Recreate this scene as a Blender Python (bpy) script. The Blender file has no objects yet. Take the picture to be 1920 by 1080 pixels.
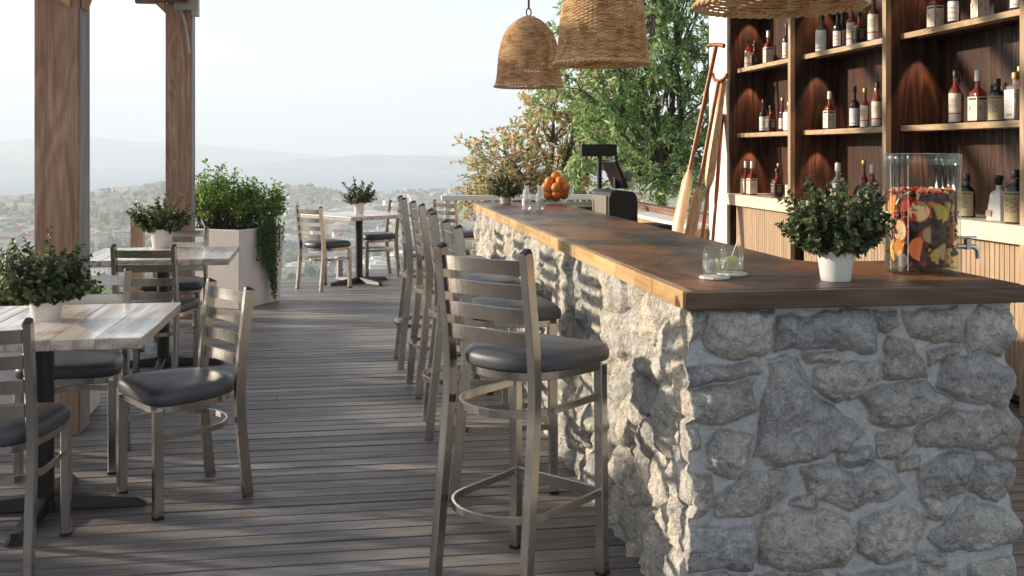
import bpy, math, random
import numpy as np
from mathutils import Vector, Matrix, noise as mnoise

R = math.radians
scn = bpy.context.scene
col = scn.collection
# ------------------------------------------------------------------ camera
YAW = math.atan(302 / 1920)
cam_d = bpy.data.cameras.new("camera")
cam_d.lens = 36; cam_d.sensor_width = 36
cam_d.shift_y = -255 / 1920
cam_d.clip_start = 0.05; cam_d.clip_end = 40000
cam = bpy.data.objects.new("camera", cam_d)
cam.location = (0, 0, 1.385)
cam.rotation_euler = (R(90), 0, -YAW)
col.objects.link(cam); scn.camera = cam
# ------------------------------------------------------------------ sky and sun
SUN_EL, SUN_AZ = R(16), R(22)          # azimuth measured from -X towards +Y
to_sun = Vector((-math.cos(SUN_EL) * math.cos(SUN_AZ), math.cos(SUN_EL) * math.sin(SUN_AZ), math.sin(SUN_EL)))
world = bpy.data.worlds.new("World"); scn.world = world; world.use_nodes = True
nt = world.node_tree; nt.nodes.clear()
sky = nt.nodes.new("ShaderNodeTexSky"); sky.sky_type = 'NISHITA'; sky.sun_disc = False
sky.sun_elevation = SUN_EL
sky.sun_rotation = math.atan2(to_sun.x, to_sun.y)
sky.altitude = 0; sky.air_density = 1.0; sky.dust_density = 2.5; sky.ozone_density = 1.5
# thin veil of high cloud: pale noise blended over the blue
tc = nt.nodes.new("ShaderNodeTexCoord")
mp = nt.nodes.new("ShaderNodeMapping"); mp.inputs['Scale'].default_value = (1.2, 1.2, 5.0)
nz = nt.nodes.new("ShaderNodeTexNoise"); nz.inputs['Scale'].default_value = 1.6; nz.inputs['Detail'].default_value = 5; nz.inputs['Roughness'].default_value = .5
rp = nt.nodes.new("ShaderNodeValToRGB"); rp.color_ramp.elements[0].position = .3; rp.color_ramp.elements[0].color = (.62,.62,.62,1)
rp.color_ramp.elements[1].position = .75; rp.color_ramp.elements[1].color = (.93,.93,.93,1)
sepz = nt.nodes.new("ShaderNodeSeparateXYZ"); elv = nt.nodes.new("ShaderNodeMapRange")
elv.inputs['From Min'].default_value = .12; elv.inputs['From Max'].default_value = .62; elv.inputs['To Min'].default_value = 1.0; elv.inputs['To Max'].default_value = .42
vm = nt.nodes.new("ShaderNodeMath"); vm.operation = 'MULTIPLY'
mx = nt.nodes.new("ShaderNodeMixRGB"); mx.inputs['Color2'].default_value = (8.3, 8.95, 9.8, 1)
bg = nt.nodes.new("ShaderNodeBackground"); bg.inputs['Strength'].default_value = 0.092
wo = nt.nodes.new("ShaderNodeOutputWorld")
L = nt.links.new
L(tc.outputs['Generated'], mp.inputs['Vector']); L(mp.outputs[0], nz.inputs['Vector']); L(nz.outputs['Fac'], rp.inputs[0])
L(tc.outputs['Generated'], sepz.inputs[0]); L(sepz.outputs[2], elv.inputs[0]); L(rp.outputs[0], vm.inputs[0]); L(elv.outputs[0], vm.inputs[1]); L(vm.outputs[0], mx.inputs['Fac']); L(sky.outputs[0], mx.inputs['Color1']); L(mx.outputs[0], bg.inputs[0]); L(bg.outputs[0], wo.inputs[0])

sun_d = bpy.data.lights.new("sun", 'SUN'); sun_d.energy = 5.0; sun_d.angle = R(1.5); sun_d.color = (1.0, .86, .69)
sun = bpy.data.objects.new("sun", sun_d); col.objects.link(sun)
sun.rotation_euler = (-to_sun).to_track_quat('-Z', 'Y').to_euler()

scn.view_settings.view_transform = 'Standard'; scn.view_settings.look = 'None'
scn.view_settings.exposure = 0.58; scn.view_settings.gamma = 1.0; scn.view_settings.use_curve_mapping = False
scn.cycles.max_bounces = 10; scn.cycles.transparent_max_bounces = 24
scn.cycles.transmission_bounces = 8; scn.cycles.volume_bounces = 2
scn.cycles.caustics_reflective = False; scn.cycles.caustics_refractive = False
scn.cycles.sample_clamp_indirect = 6
scn.cycles.use_denoising = True

rng = random.Random(7)
# ------------------------------------------------------------------ tagging and mesh helpers
def tag(o, label=None, cat=None, group=None, kind=None):
    if label: o['label'] = label
    if cat: o['category'] = cat
    if group: o['group'] = group
    if kind: o['kind'] = kind
    return o

def empty(name, loc=(0, 0, 0), rz=0, label=None, cat=None, group=None):
    o = bpy.data.objects.new(name, None); o.empty_display_size = .1
    o.location = loc; o.rotation_euler = (0, 0, rz); col.objects.link(o)
    return tag(o, label, cat, group)

def children(o):
    return [c for c in bpy.data.objects if c.parent == o]

def copy_tree(o, loc=None, rz=None, label=None, parent=None, group=None):
    c = o.copy(); col.objects.link(c)
    if parent: c.parent = parent
    for ch in children(o): copy_tree(ch, parent=c)
    if loc is not None: c.location = loc
    if rz is not None: c.rotation_euler = (0, 0, rz)
    if label: c['label'] = label
    if group: c['group'] = group
    return c

class MB:
    def __init__(s): s.v = []; s.f = []; s.m = []; s.r = []
    def add(s, vs, fs, mi=0, rnd=None, M=None):
        b = len(s.v)
        if M is not None: vs = [M @ Vector(p) for p in vs]
        s.v += [tuple(p) for p in vs]
        s.f += [tuple(i + b for i in f) for f in fs]
        s.m += [mi] * len(fs); s.r += [rng.random() if rnd is None else rnd] * len(fs)
        return s
    def box(s, x0, x1, y0, y1, z0, z1, mi=0, rnd=None, M=None):
        v = [(x0,y0,z0),(x1,y0,z0),(x1,y1,z0),(x0,y1,z0),(x0,y0,z1),(x1,y0,z1),(x1,y1,z1),(x0,y1,z1)]
        f = [(0,3,2,1),(4,5,6,7),(0,1,5,4),(1,2,6,5),(2,3,7,6),(3,0,4,7)]
        return s.add(v, f, mi, rnd, M)
    def lathe(s, prof, seg=24, mi=0, rnd=None, M=None, cap=(True, True), rib=0, nrib=0):
        vs = []; fs = []
        for (r, z) in prof:
            for k in range(seg):
                a = 2*math.pi*k/seg; rr = r * (1 + rib*math.cos(nrib*a))
                vs.append((rr*math.cos(a), rr*math.sin(a), z))
        n = len(prof)
        for i in range(n-1):
            for k in range(seg):
                k2 = (k+1) % seg
                fs.append((i*seg+k, i*seg+k2, (i+1)*seg+k2, (i+1)*seg+k))
        if cap[0]: fs.append(tuple(reversed(range(seg))))
        if cap[1]: fs.append(tuple(range((n-1)*seg, n*seg)))
        return s.add(vs, fs, mi, rnd, M)
    def sweep(s, path, prof, closed=False, up=(0,0,1), mi=0, rnd=None, M=None, scales=None):
        """prof: (a,b) pairs; a along side = t x up, b along up'"""
        P = [Vector(p) for p in path]; n = len(P); k = len(prof); vs = []; up = Vector(up)
        for i, p in enumerate(P):
            if closed: t = P[(i+1) % n] - P[i-1]
            else: t = P[min(i+1, n-1)] - P[max(i-1, 0)]
            t.normalize(); side = t.cross(up)
            if side.length < 1e-4: side = t.cross(Vector((1, 0, 0)))
            side.normalize(); u2 = side.cross(t)
            sc = scales[i] if scales else 1
            for (a, b) in prof: vs.append(p + side*a*sc + u2*b*sc)
        fs = []
        for i in range(n if closed else n-1):
            j = (i+1) % n
            for q in range(k):
                q2 = (q+1) % k
                fs.append((i*k+q, i*k+q2, j*k+q2, j*k+q))
        if not closed:
            fs.append(tuple(reversed(range(k)))); fs.append(tuple(range((n-1)*k, n*k)))
        return s.add(vs, fs, mi, rnd, M)
    def build(s, name, mats, parent=None, smooth=False, bevel=0, autosmooth=None, loc=None):
        me = bpy.data.meshes.new(name); me.from_pydata(s.v, [], s.f)
        if not isinstance(mats, (list, tuple)): mats = [mats]
        for m in mats: me.materials.append(m)
        if len(mats) > 1: me.polygons.foreach_set('material_index', s.m)
        at = me.attributes.new('rnd', 'FLOAT', 'FACE'); at.data.foreach_set('value', s.r)
        if smooth: me.polygons.foreach_set('use_smooth', [True]*len(s.f))
        me.update()
        if autosmooth:
            me.set_sharp_from_angle(angle=R(autosmooth))
        o = bpy.data.objects.new(name, me); col.objects.link(o)
        if parent: o.parent = parent
        if loc: o.location = loc
        if bevel:
            b = o.modifiers.new('bevel', 'BEVEL'); b.width = bevel; b.segments = 2; b.limit_method = 'ANGLE'; b.angle_limit = R(40)
            b.harden_normals = False
        return o

def circ(r, n=10): return [(r*math.cos(2*math.pi*k/n), r*math.sin(2*math.pi*k/n)) for k in range(n)]
def rrect(w, h, c=.003):
    w /= 2; h /= 2
    return [(w-c,-h),(w,-h+c),(w,h-c),(w-c,h),(-w+c,h),(-w,h-c),(-w,-h+c),(-w+c,-h)]
def Tm(x, y, z, rz=0, rx=0, ry=0, s=1):
    return Matrix.Translation((x, y, z)) @ Matrix.Rotation(rz, 4, 'Z') @ Matrix.Rotation(ry, 4, 'Y') @ Matrix.Rotation(rx, 4, 'X') @ Matrix.Scale(s, 4)

# numpy value noise ------------------------------------------------------------
def _hash(i, j, k):
    n = (i*374761393 + j*668265263 + k*2147483647 % 1000003) & 0xffffffff
    n = ((n ^ (n >> 13)) * 1274126177) & 0xffffffff
    n = ((n ^ (n >> 16)) * 2246822519) & 0xffffffff
    return ((n ^ (n >> 15)) & 0xffff) / 65535.0
def vnoise(x, y, seed=0):
    x = np.asarray(x, float); y = np.asarray(y, float)
    i = np.floor(x).astype(np.int64); j = np.floor(y).astype(np.int64)
    fx = x-i; fy = y-j; fx = fx*fx*(3-2*fx); fy = fy*fy*(3-2*fy)
    a = _hash(i, j, seed); b = _hash(i+1, j, seed); c = _hash(i, j+1, seed); d = _hash(i+1, j+1, seed)
    return (a*(1-fx)+b*fx)*(1-fy)+(c*(1-fx)+d*fx)*fy
def fbm(x, y, seed=0, oct=4, gain=.5):
    s = 0; a = 1; t = 0
    for o in range(oct):
        s = s + a*vnoise(x*2**o + 17.3*o, y*2**o - 9.1*o, seed+o*11); t += a; a *= gain
    return s/t
def ridged(x, y, seed=0, oct=4):
    s = 0; a = 1; t = 0
    for o in range(oct):
        s = s + a*(1-np.abs(2*vnoise(x*2**o+5.1*o, y*2**o+3.7*o, seed+o*7)-1)); t += a; a *= .55
    return s/t
def grid_obj(name, P, mats, parent=None, attrs=None, smooth=True):
    ny, nx = P.shape[:2]
    me = bpy.data.meshes.new(name)
    idx = np.arange(ny*nx).reshape(ny, nx)
    F = np.stack([idx[:-1,:-1], idx[:-1,1:], idx[1:,1:], idx[1:,:-1]], -1).reshape(-1, 4)
    me.from_pydata(P.reshape(-1, 3).tolist(), [], F.tolist())
    for m in (mats if isinstance(mats, (list, tuple)) else [mats]): me.materials.append(m)
    if attrs:
        for k, a in attrs.items():
            at = me.attributes.new(k, 'FLOAT', 'POINT'); at.data.foreach_set('value', np.ascontiguousarray(a, dtype=np.float32).ravel())
    if smooth: me.polygons.foreach_set('use_smooth', [True]*len(me.polygons))
    o = bpy.data.objects.new(name, me); col.objects.link(o)
    if parent: o.parent = parent
    return o

# ------------------------------------------------------------------ materials
def newmat(name):
    m = bpy.data.materials.new(name); m.use_nodes = True
    n = m.node_tree; b = n.nodes['Principled BSDF']
    return m, n, b
def N(n, t, **k):
    x = n.nodes.new(t)
    for a, v in k.items():
        if a in x.inputs: x.inputs[a].default_value = v
        else: setattr(x, a, v)
    return x
def ramp(n, pts, fac=None):
    r = n.nodes.new('ShaderNodeValToRGB'); e = r.color_ramp.elements
    while len(e) < len(pts): e.new(.5)
    for i, (p, c) in enumerate(pts):
        e[i].position = p; e[i].color = (c if len(c) == 4 else (*c, 1)) if isinstance(c, tuple) else (c, c, c, 1)
    if fac: n.links.new(fac, r.inputs[0])
    return r
def plain(name, c, rough=.5, metal=0, bump=0, bscale=60, var=0, vscale=8, spec=.5, coat=0):
    m, n, b = newmat(name)
    b.inputs['Base Color'].default_value = (*c, 1); b.inputs['Roughness'].default_value = rough
    b.inputs['Metallic'].default_value = metal; b.inputs['Specular IOR Level'].default_value = spec
    b.inputs['Coat Weight'].default_value = coat
    tc = N(n, 'ShaderNodeTexCoord')
    if var:
        z = N(n, 'ShaderNodeTexNoise', Scale=vscale, Detail=5.0); n.links.new(tc.outputs['Object'], z.inputs['Vector'])
        r = ramp(n, [(.3, tuple(x*(1-var) for x in c)), (.7, tuple(min(1, x*(1+var)) for x in c))], z.outputs['Fac'])
        n.links.new(r.outputs[0], b.inputs['Base Color'])
        r2 = ramp(n, [(.3, max(0, rough-.1)), (.7, min(1, rough+.12))], z.outputs['Fac']); n.links.new(r2.outputs[0], b.inputs['Roughness'])
    if bump:
        z = N(n, 'ShaderNodeTexNoise', Scale=bscale, Detail=4.0); n.links.new(tc.outputs['Object'], z.inputs['Vector'])
        u = N(n, 'ShaderNodeBump', Strength=bump, Distance=.004); n.links.new(z.outputs['Fac'], u.inputs['Height']); n.links.new(u.outputs[0], b.inputs['Normal'])
    return m
def wood(name, dark, mid, light, axis='Y', grain=1.0, rough=.5, bump=.25, rndvar=.0, coat=0, cath=.5, spec=.4):
    """streaky timber grain running along one axis"""
    m, n, b = newmat(name); lk = n.links.new
    tc = N(n, 'ShaderNodeTexCoord'); at = N(n, 'ShaderNodeAttribute', attribute_name='rnd')
    add = N(n, 'ShaderNodeVectorMath', operation='MULTIPLY_ADD')
    lk(at.outputs['Fac'], add.inputs[0]); add.inputs[1].default_value = (13.7, 7.3, 9.1); lk(tc.outputs['Object'], add.inputs[2])
    def mapped(sc_long, sc_cross):
        mp = N(n, 'ShaderNodeMapping'); s = [sc_cross*grain]*3; s['XYZ'.index(axis)] = sc_long*grain
        mp.inputs['Scale'].default_value = s; lk(add.outputs[0], mp.inputs['Vector']); return mp.outputs[0]
    z1 = N(n, 'ShaderNodeTexNoise', Scale=1.0, Detail=6.0, Roughness=.65, Distortion=.6); lk(mapped(1.3, 22), z1.inputs['Vector'])
    z2 = N(n, 'ShaderNodeTexNoise', Scale=1.0, Detail=3.0, Roughness=.5); lk(mapped(4, 160), z2.inputs['Vector'])
    w = N(n, 'ShaderNodeTexNoise', Scale=1.0, Detail=1.0, Distortion=1.2); lk(mapped(.9, 5), w.inputs['Vector'])
    sn = N(n, 'ShaderNodeMath', operation='MULTIPLY'); lk(w.outputs['Fac'], sn.inputs[0]); sn.inputs[1].default_value = 60
    sn2 = N(n, 'ShaderNodeMath', operation='SINE'); lk(sn.outputs[0], sn2.inputs[0])
    a1 = N(n, 'ShaderNodeMath', operation='MULTIPLY_ADD'); lk(sn2.outputs[0], a1.inputs[0]); a1.inputs[1].default_value = .12*cath; lk(z1.outputs['Fac'], a1.inputs[2])
    a2 = N(n, 'ShaderNodeMath', operation='MULTIPLY_ADD'); lk(z2.outputs['Fac'], a2.inputs[0]); a2.inputs[1].default_value = .35; lk(a1.outputs[0], a2.inputs[2])
    a3 = N(n, 'ShaderNodeMath', operation='ADD'); lk(a2.outputs[0], a3.inputs[0]); a3.inputs[1].default_value = -.17
    r = ramp(n, [(.28, dark), (.5, mid), (.74, light)], a3.outputs[0])
    hs = N(n, 'ShaderNodeHueSaturation'); lk(r.outputs[0], hs.inputs['Color'])
    v = N(n, 'ShaderNodeMapRange'); lk(at.outputs['Fac'], v.inputs[0]); v.inputs['To Min'].default_value = 1-rndvar; v.inputs['To Max'].default_value = 1+rndvar
    lk(v.outputs[0], hs.inputs['Value']); lk(hs.outputs[0], b.inputs['Base Color'])
    rr = ramp(n, [(.3, min(1, rough+.12)), (.7, max(.05, rough-.08))], a3.outputs[0]); lk(rr.outputs[0], b.inputs['Roughness'])
    bu = N(n, 'ShaderNodeBump', Strength=bump, Distance=.003); lk(a3.outputs[0], bu.inputs['Height']); lk(bu.outputs[0], b.inputs['Normal'])
    b.inputs['Coat Weight'].default_value = coat; b.inputs['Coat Roughness'].default_value = .25
    b.inputs['Specular IOR Level'].default_value = spec
    return m

M = {}
M['deck'] = wood('deck_boards', (.125,.11,.102), (.205,.183,.17), (.295,.268,.253), axis='X', grain=1.1, rough=.5, bump=.6, rndvar=.22, cath=.3, spec=.45)
M['post'] = wood('cedar_post', (.23,.125,.08), (.38,.225,.15), (.54,.365,.265), axis='Z', grain=.95, rough=.6, bump=.25, cath=.55)
M['post_grey'] = wood('grey_side_wood', (.2,.19,.18), (.3,.29,.28), (.42,.4,.38), axis='Z', grain=.8, rough=.7)
M['table'] = wood('whitewashed_planks', (.30,.21,.155), (.58,.49,.40), (.80,.74,.66), axis='Y', grain=.55, rough=.26, bump=.08, rndvar=.13, cath=.8, coat=.5)
M['walnut'] = wood('dark_walnut', (.018,.008,.005), (.052,.023,.013), (.105,.047,.026), axis='Z', grain=.7, rough=.42, bump=.2, rndvar=.08, cath=1.3)
M['oak'] = wood('oak_edge', (.30,.19,.10), (.45,.31,.17), (.58,.43,.26), axis='Y', grain=1, rough=.5, bump=.1, cath=.6)
M['oakZ'] = wood('oak_upright', (.28,.18,.10), (.42,.29,.165), (.55,.40,.25), axis='Z', grain=1, rough=.5, bump=.1, cath=.6)
M['slat'] = wood('tan_slats', (.30,.20,.12), (.42,.29,.18), (.52,.38,.25), axis='Z', grain=.8, rough=.55, bump=.1, rndvar=.1)
M['edge_light'] = wood('butcher_block_edge', (.36,.20,.075), (.52,.32,.14), (.64,.43,.21), axis='Y', grain=1, rough=.4, bump=.15, rndvar=.22, cath=.4)
M['edge_dark'] = wood('walnut_edge', (.04,.022,.014), (.095,.056,.036), (.16,.105,.07), axis='X', grain=.8, rough=.4, bump=.3)
M['paddle'] = wood('varnished_ash', (.42,.22,.09), (.60,.37,.18), (.72,.50,.28), axis='Z', grain=1, rough=.35, bump=.05, cath=.6)
M['paddle_red'] = wood('varnished_cherry', (.22,.07,.025), (.36,.13,.05), (.48,.2,.09), axis='Z', grain=1, rough=.35, bump=.05)
M['beam'] = wood('pergola_beam', (.10,.05,.035), (.19,.11,.08), (.28,.18,.13), axis='Y', grain=.8, rough=.6)
M['beamX'] = wood('pergola_rafter', (.10,.05,.035), (.19,.11,.08), (.28,.18,.13), axis='X', grain=.8, rough=.6)

def brushed(name, c, rough):
    m, n, b = newmat(name); lk = n.links.new
    b.inputs['Base Color'].default_value = (*c, 1); b.inputs['Metallic'].default_value = .97
    tc = N(n, 'ShaderNodeTexCoord')
    z = N(n, 'ShaderNodeTexNoise', Scale=7.0, Detail=3.0); lk(tc.outputs['Object'], z.inputs['Vector'])
    r = ramp(n, [(.3, rough-.04), (.7, rough+.07)], z.outputs['Fac']); lk(r.outputs[0], b.inputs['Roughness'])
    z2 = N(n, 'ShaderNodeTexNoise', Scale=420.0, Detail=1.0); lk(tc.outputs['Object'], z2.inputs['Vector'])
    u = N(n, 'ShaderNodeBump', Strength=.05, Distance=.001); lk(z2.outputs['Fac'], u.inputs['Height']); lk(u.outputs[0], b.inputs['Normal'])
    return m
M['metal'] = brushed('brushed_steel', (.44,.415,.385), .235)
M['chrome'] = brushed('chrome', (.62,.62,.62), .14)
M['black_cap'] = plain('black_plastic', (.02,.02,.02), .4)
M['vinyl'] = plain('grey_vinyl', (.068,.070,.078), .42, bump=.12, bscale=220, var=.12, vscale=6)
M['black_metal'] = plain('black_powder_coat', (.018,.018,.02), .42, bump=.1, bscale=300)
M['white_pot'] = plain('matte_white_pot', (.72,.70,.67), .45, var=.04)
M['planter'] = plain('white_render', (.72,.69,.665), .75, bump=.25, bscale=40, var=.06, vscale=3)
M['white_paint'] = plain('white_paint', (.80,.76,.68), .6, bump=.15, bscale=30, var=.04, vscale=4)
M['slab'] = plain('cream_worktop', (.70,.61,.47), .45, bump=.1, bscale=60, var=.14, vscale=22)
M['soil'] = plain('soil', (.03,.02,.015), .9, bump=.8, bscale=80)
M['black'] = plain('matt_black', (.008,.008,.008), .5)
M['blackgloss'] = plain('black_screen', (.006,.006,.008), .15)
M['greyplastic'] = plain('beige_plastic', (.22,.19,.15), .45)
M['orange'] = plain('orange_peel', (.85,.26,.03), .4, bump=.4, bscale=180, var=.2, vscale=14)
M['lemon'] = plain('lemon_peel', (.85,.62,.04), .4, bump=.3, bscale=180)
M['rope'] = plain('twisted_rope', (.16,.075,.04), .8, bump=.6, bscale=200)
M['bark'] = plain('grey_bark', (.10,.085,.07), .85, bump=.9, bscale=25, var=.3)
M['railwhite'] = plain('white_rail', (.78,.75,.7), .5)
M['cap_white'] = plain('white_cap', (.78,.74,.68), .4)
M['cap_gold'] = plain('gold_cap', (.55,.38,.15), .35, metal=.6)
M['galv'] = plain('galvanised_plate', (.50,.49,.47), .6, metal=.2, bump=.3, bscale=30, var=.1)

def glass(name, tint, tr=.92, rough=.03):
    m = bpy.data.materials.new(name); m.use_nodes = True; n = m.node_tree; n.nodes.clear()
    o = N(n, 'ShaderNodeOutputMaterial'); t = N(n, 'ShaderNodeBsdfTransparent'); t.inputs[0].default_value = (*tint, 1)
    g = N(n, 'ShaderNodeBsdfGlossy', Roughness=rough); g.inputs[0].default_value = (1, 1, 1, 1)
    lw = N(n, 'ShaderNodeLayerWeight', Blend=.5); pw = N(n, 'ShaderNodeMath', operation='POWER'); pw.inputs[1].default_value = 3.2; n.links.new(lw.outputs['Facing'], pw.inputs[0])
    mr = N(n, 'ShaderNodeMath', operation='MULTIPLY_ADD'); mr.inputs[1].default_value = 1-tr+.5; mr.inputs[2].default_value = .035
    n.links.new(pw.outputs[0], mr.inputs[0]); mxx = N(n, 'ShaderNodeMixShader')
    n.links.new(mr.outputs[0], mxx.inputs[0]); n.links.new(t.outputs[0], mxx.inputs[1]); n.links.new(g.outputs[0], mxx.inputs[2]); n.links.new(mxx.outputs[0], o.inputs[0])
    return m
def liquor(name, c, alpha=.75):
    """coloured liquid seen through bottle glass: partly transparent, glossy skin"""
    m, n, b = newmat(name)
    b.inputs['Base Color'].default_value = (*c, 1); b.inputs['Roughness'].default_value = .06
    b.inputs['Alpha'].default_value = alpha; b.inputs['Coat Weight'].default_value = .6; b.inputs['Coat Roughness'].default_value = .03
    return m
M['glass'] = glass('clear_glass', (.93,.95,.94))
M['glass_thick'] = glass('thick_ribbed_glass', (.86,.92,.88), tr=.9)
M['l_amber'] = liquor('amber_spirit', (.22,.030,.004), .82)
M['l_dark'] = liquor('dark_spirit', (.014,.004,.003), .95)
M['l_red'] = liquor('red_spirit', (.20,.006,.010), .86)
M['decanter'] = liquor('sunlit_white_decanter', (.88,.86,.80), .72)  # white put into the clear glass so it looks sunlit
M['l_clear'] = liquor('clear_spirit', (.55,.55,.5), .35)
M['l_black'] = liquor('black_bottle', (.012,.012,.010), .97)
M['l_green'] = liquor('olive_spirit', (.09,.075,.02), .75)
M['water'] = liquor('tonic_water', (.75,.80,.82), .35)
M['sangria'] = glass('sangria', (.95,.84,.76), tr=1.3)

def labelmat(name, base, marks):
    """paper label with small printed marks: (x0,x1,z0,z1,colour) in label units on UV"""
    m, n, b = newmat(name); lk = n.links.new
    b.inputs['Roughness'].default_value = .6
    tc = N(n, 'ShaderNodeUVMap'); sp = N(n, 'ShaderNodeSeparateXYZ'); lk(tc.outputs[0], sp.inputs[0])
    cur = None
    for (x0, x1, y0, y1, c, speck) in marks:
        def rng_(o, a, bb):
            g = N(n, 'ShaderNodeMath', operation='COMPARE'); g.inputs[1].default_value = (a+bb)/2; g.inputs[2].default_value = (bb-a)/2; lk(o, g.inputs[0]); return g
        gx = rng_(sp.outputs[0], x0, x1); gy = rng_(sp.outputs[1], y0, y1)
        mu = N(n, 'ShaderNodeMath', operation='MULTIPLY'); lk(gx.outputs[0], mu.inputs[0]); lk(gy.outputs[0], mu.inputs[1])
        out = mu.outputs[0]
        if speck:
            z = N(n, 'ShaderNodeTexNoise', Scale=speck, Detail=2.0); lk(tc.outputs[0], z.inputs['Vector'])
            g = N(n, 'ShaderNodeMath', operation='GREATER_THAN'); g.inputs[1].default_value = .5; lk(z.outputs['Fac'], g.inputs[0])
            m2 = N(n, 'ShaderNodeMath', operation='MULTIPLY'); lk(out, m2.inputs[0]); lk(g.outputs[0], m2.inputs[1]); out = m2.outputs[0]
        mi = N(n, 'ShaderNodeMixRGB'); mi.inputs[2].default_value = (*c, 1); lk(out, mi.inputs[0])
        if cur: lk(cur, mi.inputs[1])
        else: mi.inputs[1].default_value = (*base, 1)
        cur = mi.outputs[0]
    if cur: lk(cur, b.inputs['Base Color'])
    else: b.inputs['Base Color'].default_value = (*base, 1)
    return m
CR = (.80,.71,.55); WH = (.84,.80,.73)
M['lab_emblem'] = labelmat('cream_label_emblem', CR, [(.08,.92,.86,.94,(.03,.02,.02),0),(.12,.34,.38,.66,(.55,.05,.03),9),(.5,.85,.22,.75,(.48,.36,.22),26),(.62,.74,.08,.13,(.05,.04,.04),0)])
M['lab_text'] = labelmat('cream_label_red_text', WH, [(.2,.8,.58,.72,(.6,.10,.05),24),(.2,.8,.36,.5,(.6,.10,.05),24),(.3,.7,.12,.2,(.3,.2,.15),30)])
M['lab_band'] = labelmat('cream_label_red_band', CR, [(0,1,.26,.32,(.55,.10,.03),0),(0,1,0,.25,(.62,.6,.6),0),(.25,.75,.5,.85,(.4,.25,.15),22)])
M['lab_black'] = labelmat('black_label', (.02,.018,.016), [(.25,.75,.25,.75,(.40,.29,.17),16),(.1,.9,.85,.9,(.5,.4,.25),0)])
M['lab_gold'] = labelmat('gold_label', (.42,.34,.19), [(.1,.9,.9,.94,(.05,.04,.03),0),(.25,.75,.3,.8,(.16,.12,.06),18)])
M['lab_white'] = labelmat('white_label', (.76,.73,.68), [(.15,.85,.35,.75,(.5,.48,.46),20),(.2,.8,.1,.18,(.1,.1,.1),30)])

def leafmat(name, cols, trans=.35, rough=.45):
    m = bpy.data.materials.new(name); m.use_nodes = True; n = m.node_tree; lk = n.links.new
    b = n.nodes['Principled BSDF']; o = n.nodes['Material Output']
    at = N(n, 'ShaderNodeAttribute', attribute_name='rnd')
    r = ramp(n, [(i/(len(cols)-1), c) for i, c in enumerate(cols)], at.outputs['Fac'])
    lk(r.outputs[0], b.inputs['Base Color']); b.inputs['Roughness'].default_value = rough
    t = N(n, 'ShaderNodeBsdfTranslucent'); lk(r.outputs[0], t.inputs[0]); mxx = N(n, 'ShaderNodeMixShader'); mxx.inputs[0].default_value = trans
    lk(b.outputs[0], mxx.inputs[1]); lk(t.outputs[0], mxx.inputs[2]); lk(mxx.outputs[0], o.inputs[0])
    return m
M['leaf_pot'] = leafmat('boxwood_leaves', [(.022,.042,.016),(.055,.085,.032),(.11,.145,.055),(.24,.25,.11)], .3)
M['leaf_bush'] = leafmat('bright_shrub_leaves', [(.06,.12,.025),(.13,.24,.045),(.22,.35,.08),(.38,.46,.14)], .5)
M['leaf_vine'] = leafmat('vine_leaves', [(.04,.09,.02),(.08,.15,.035),(.14,.24,.06)], .35)
M['leaf_tree'] = leafmat('willowy_green_leaves', [(.11,.22,.07),(.24,.42,.14),(.42,.58,.24),(.82,.84,.52)], .55)
M['leaf_autumn'] = leafmat('autumn_leaves', [(.22,.36,.11),(.42,.48,.18),(.68,.56,.27),(.78,.50,.34),(.88,.78,.52)], .55)
M['grassy'] = leafmat('dark_grass', [(.02,.035,.01),(.05,.07,.02)], .2)

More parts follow.
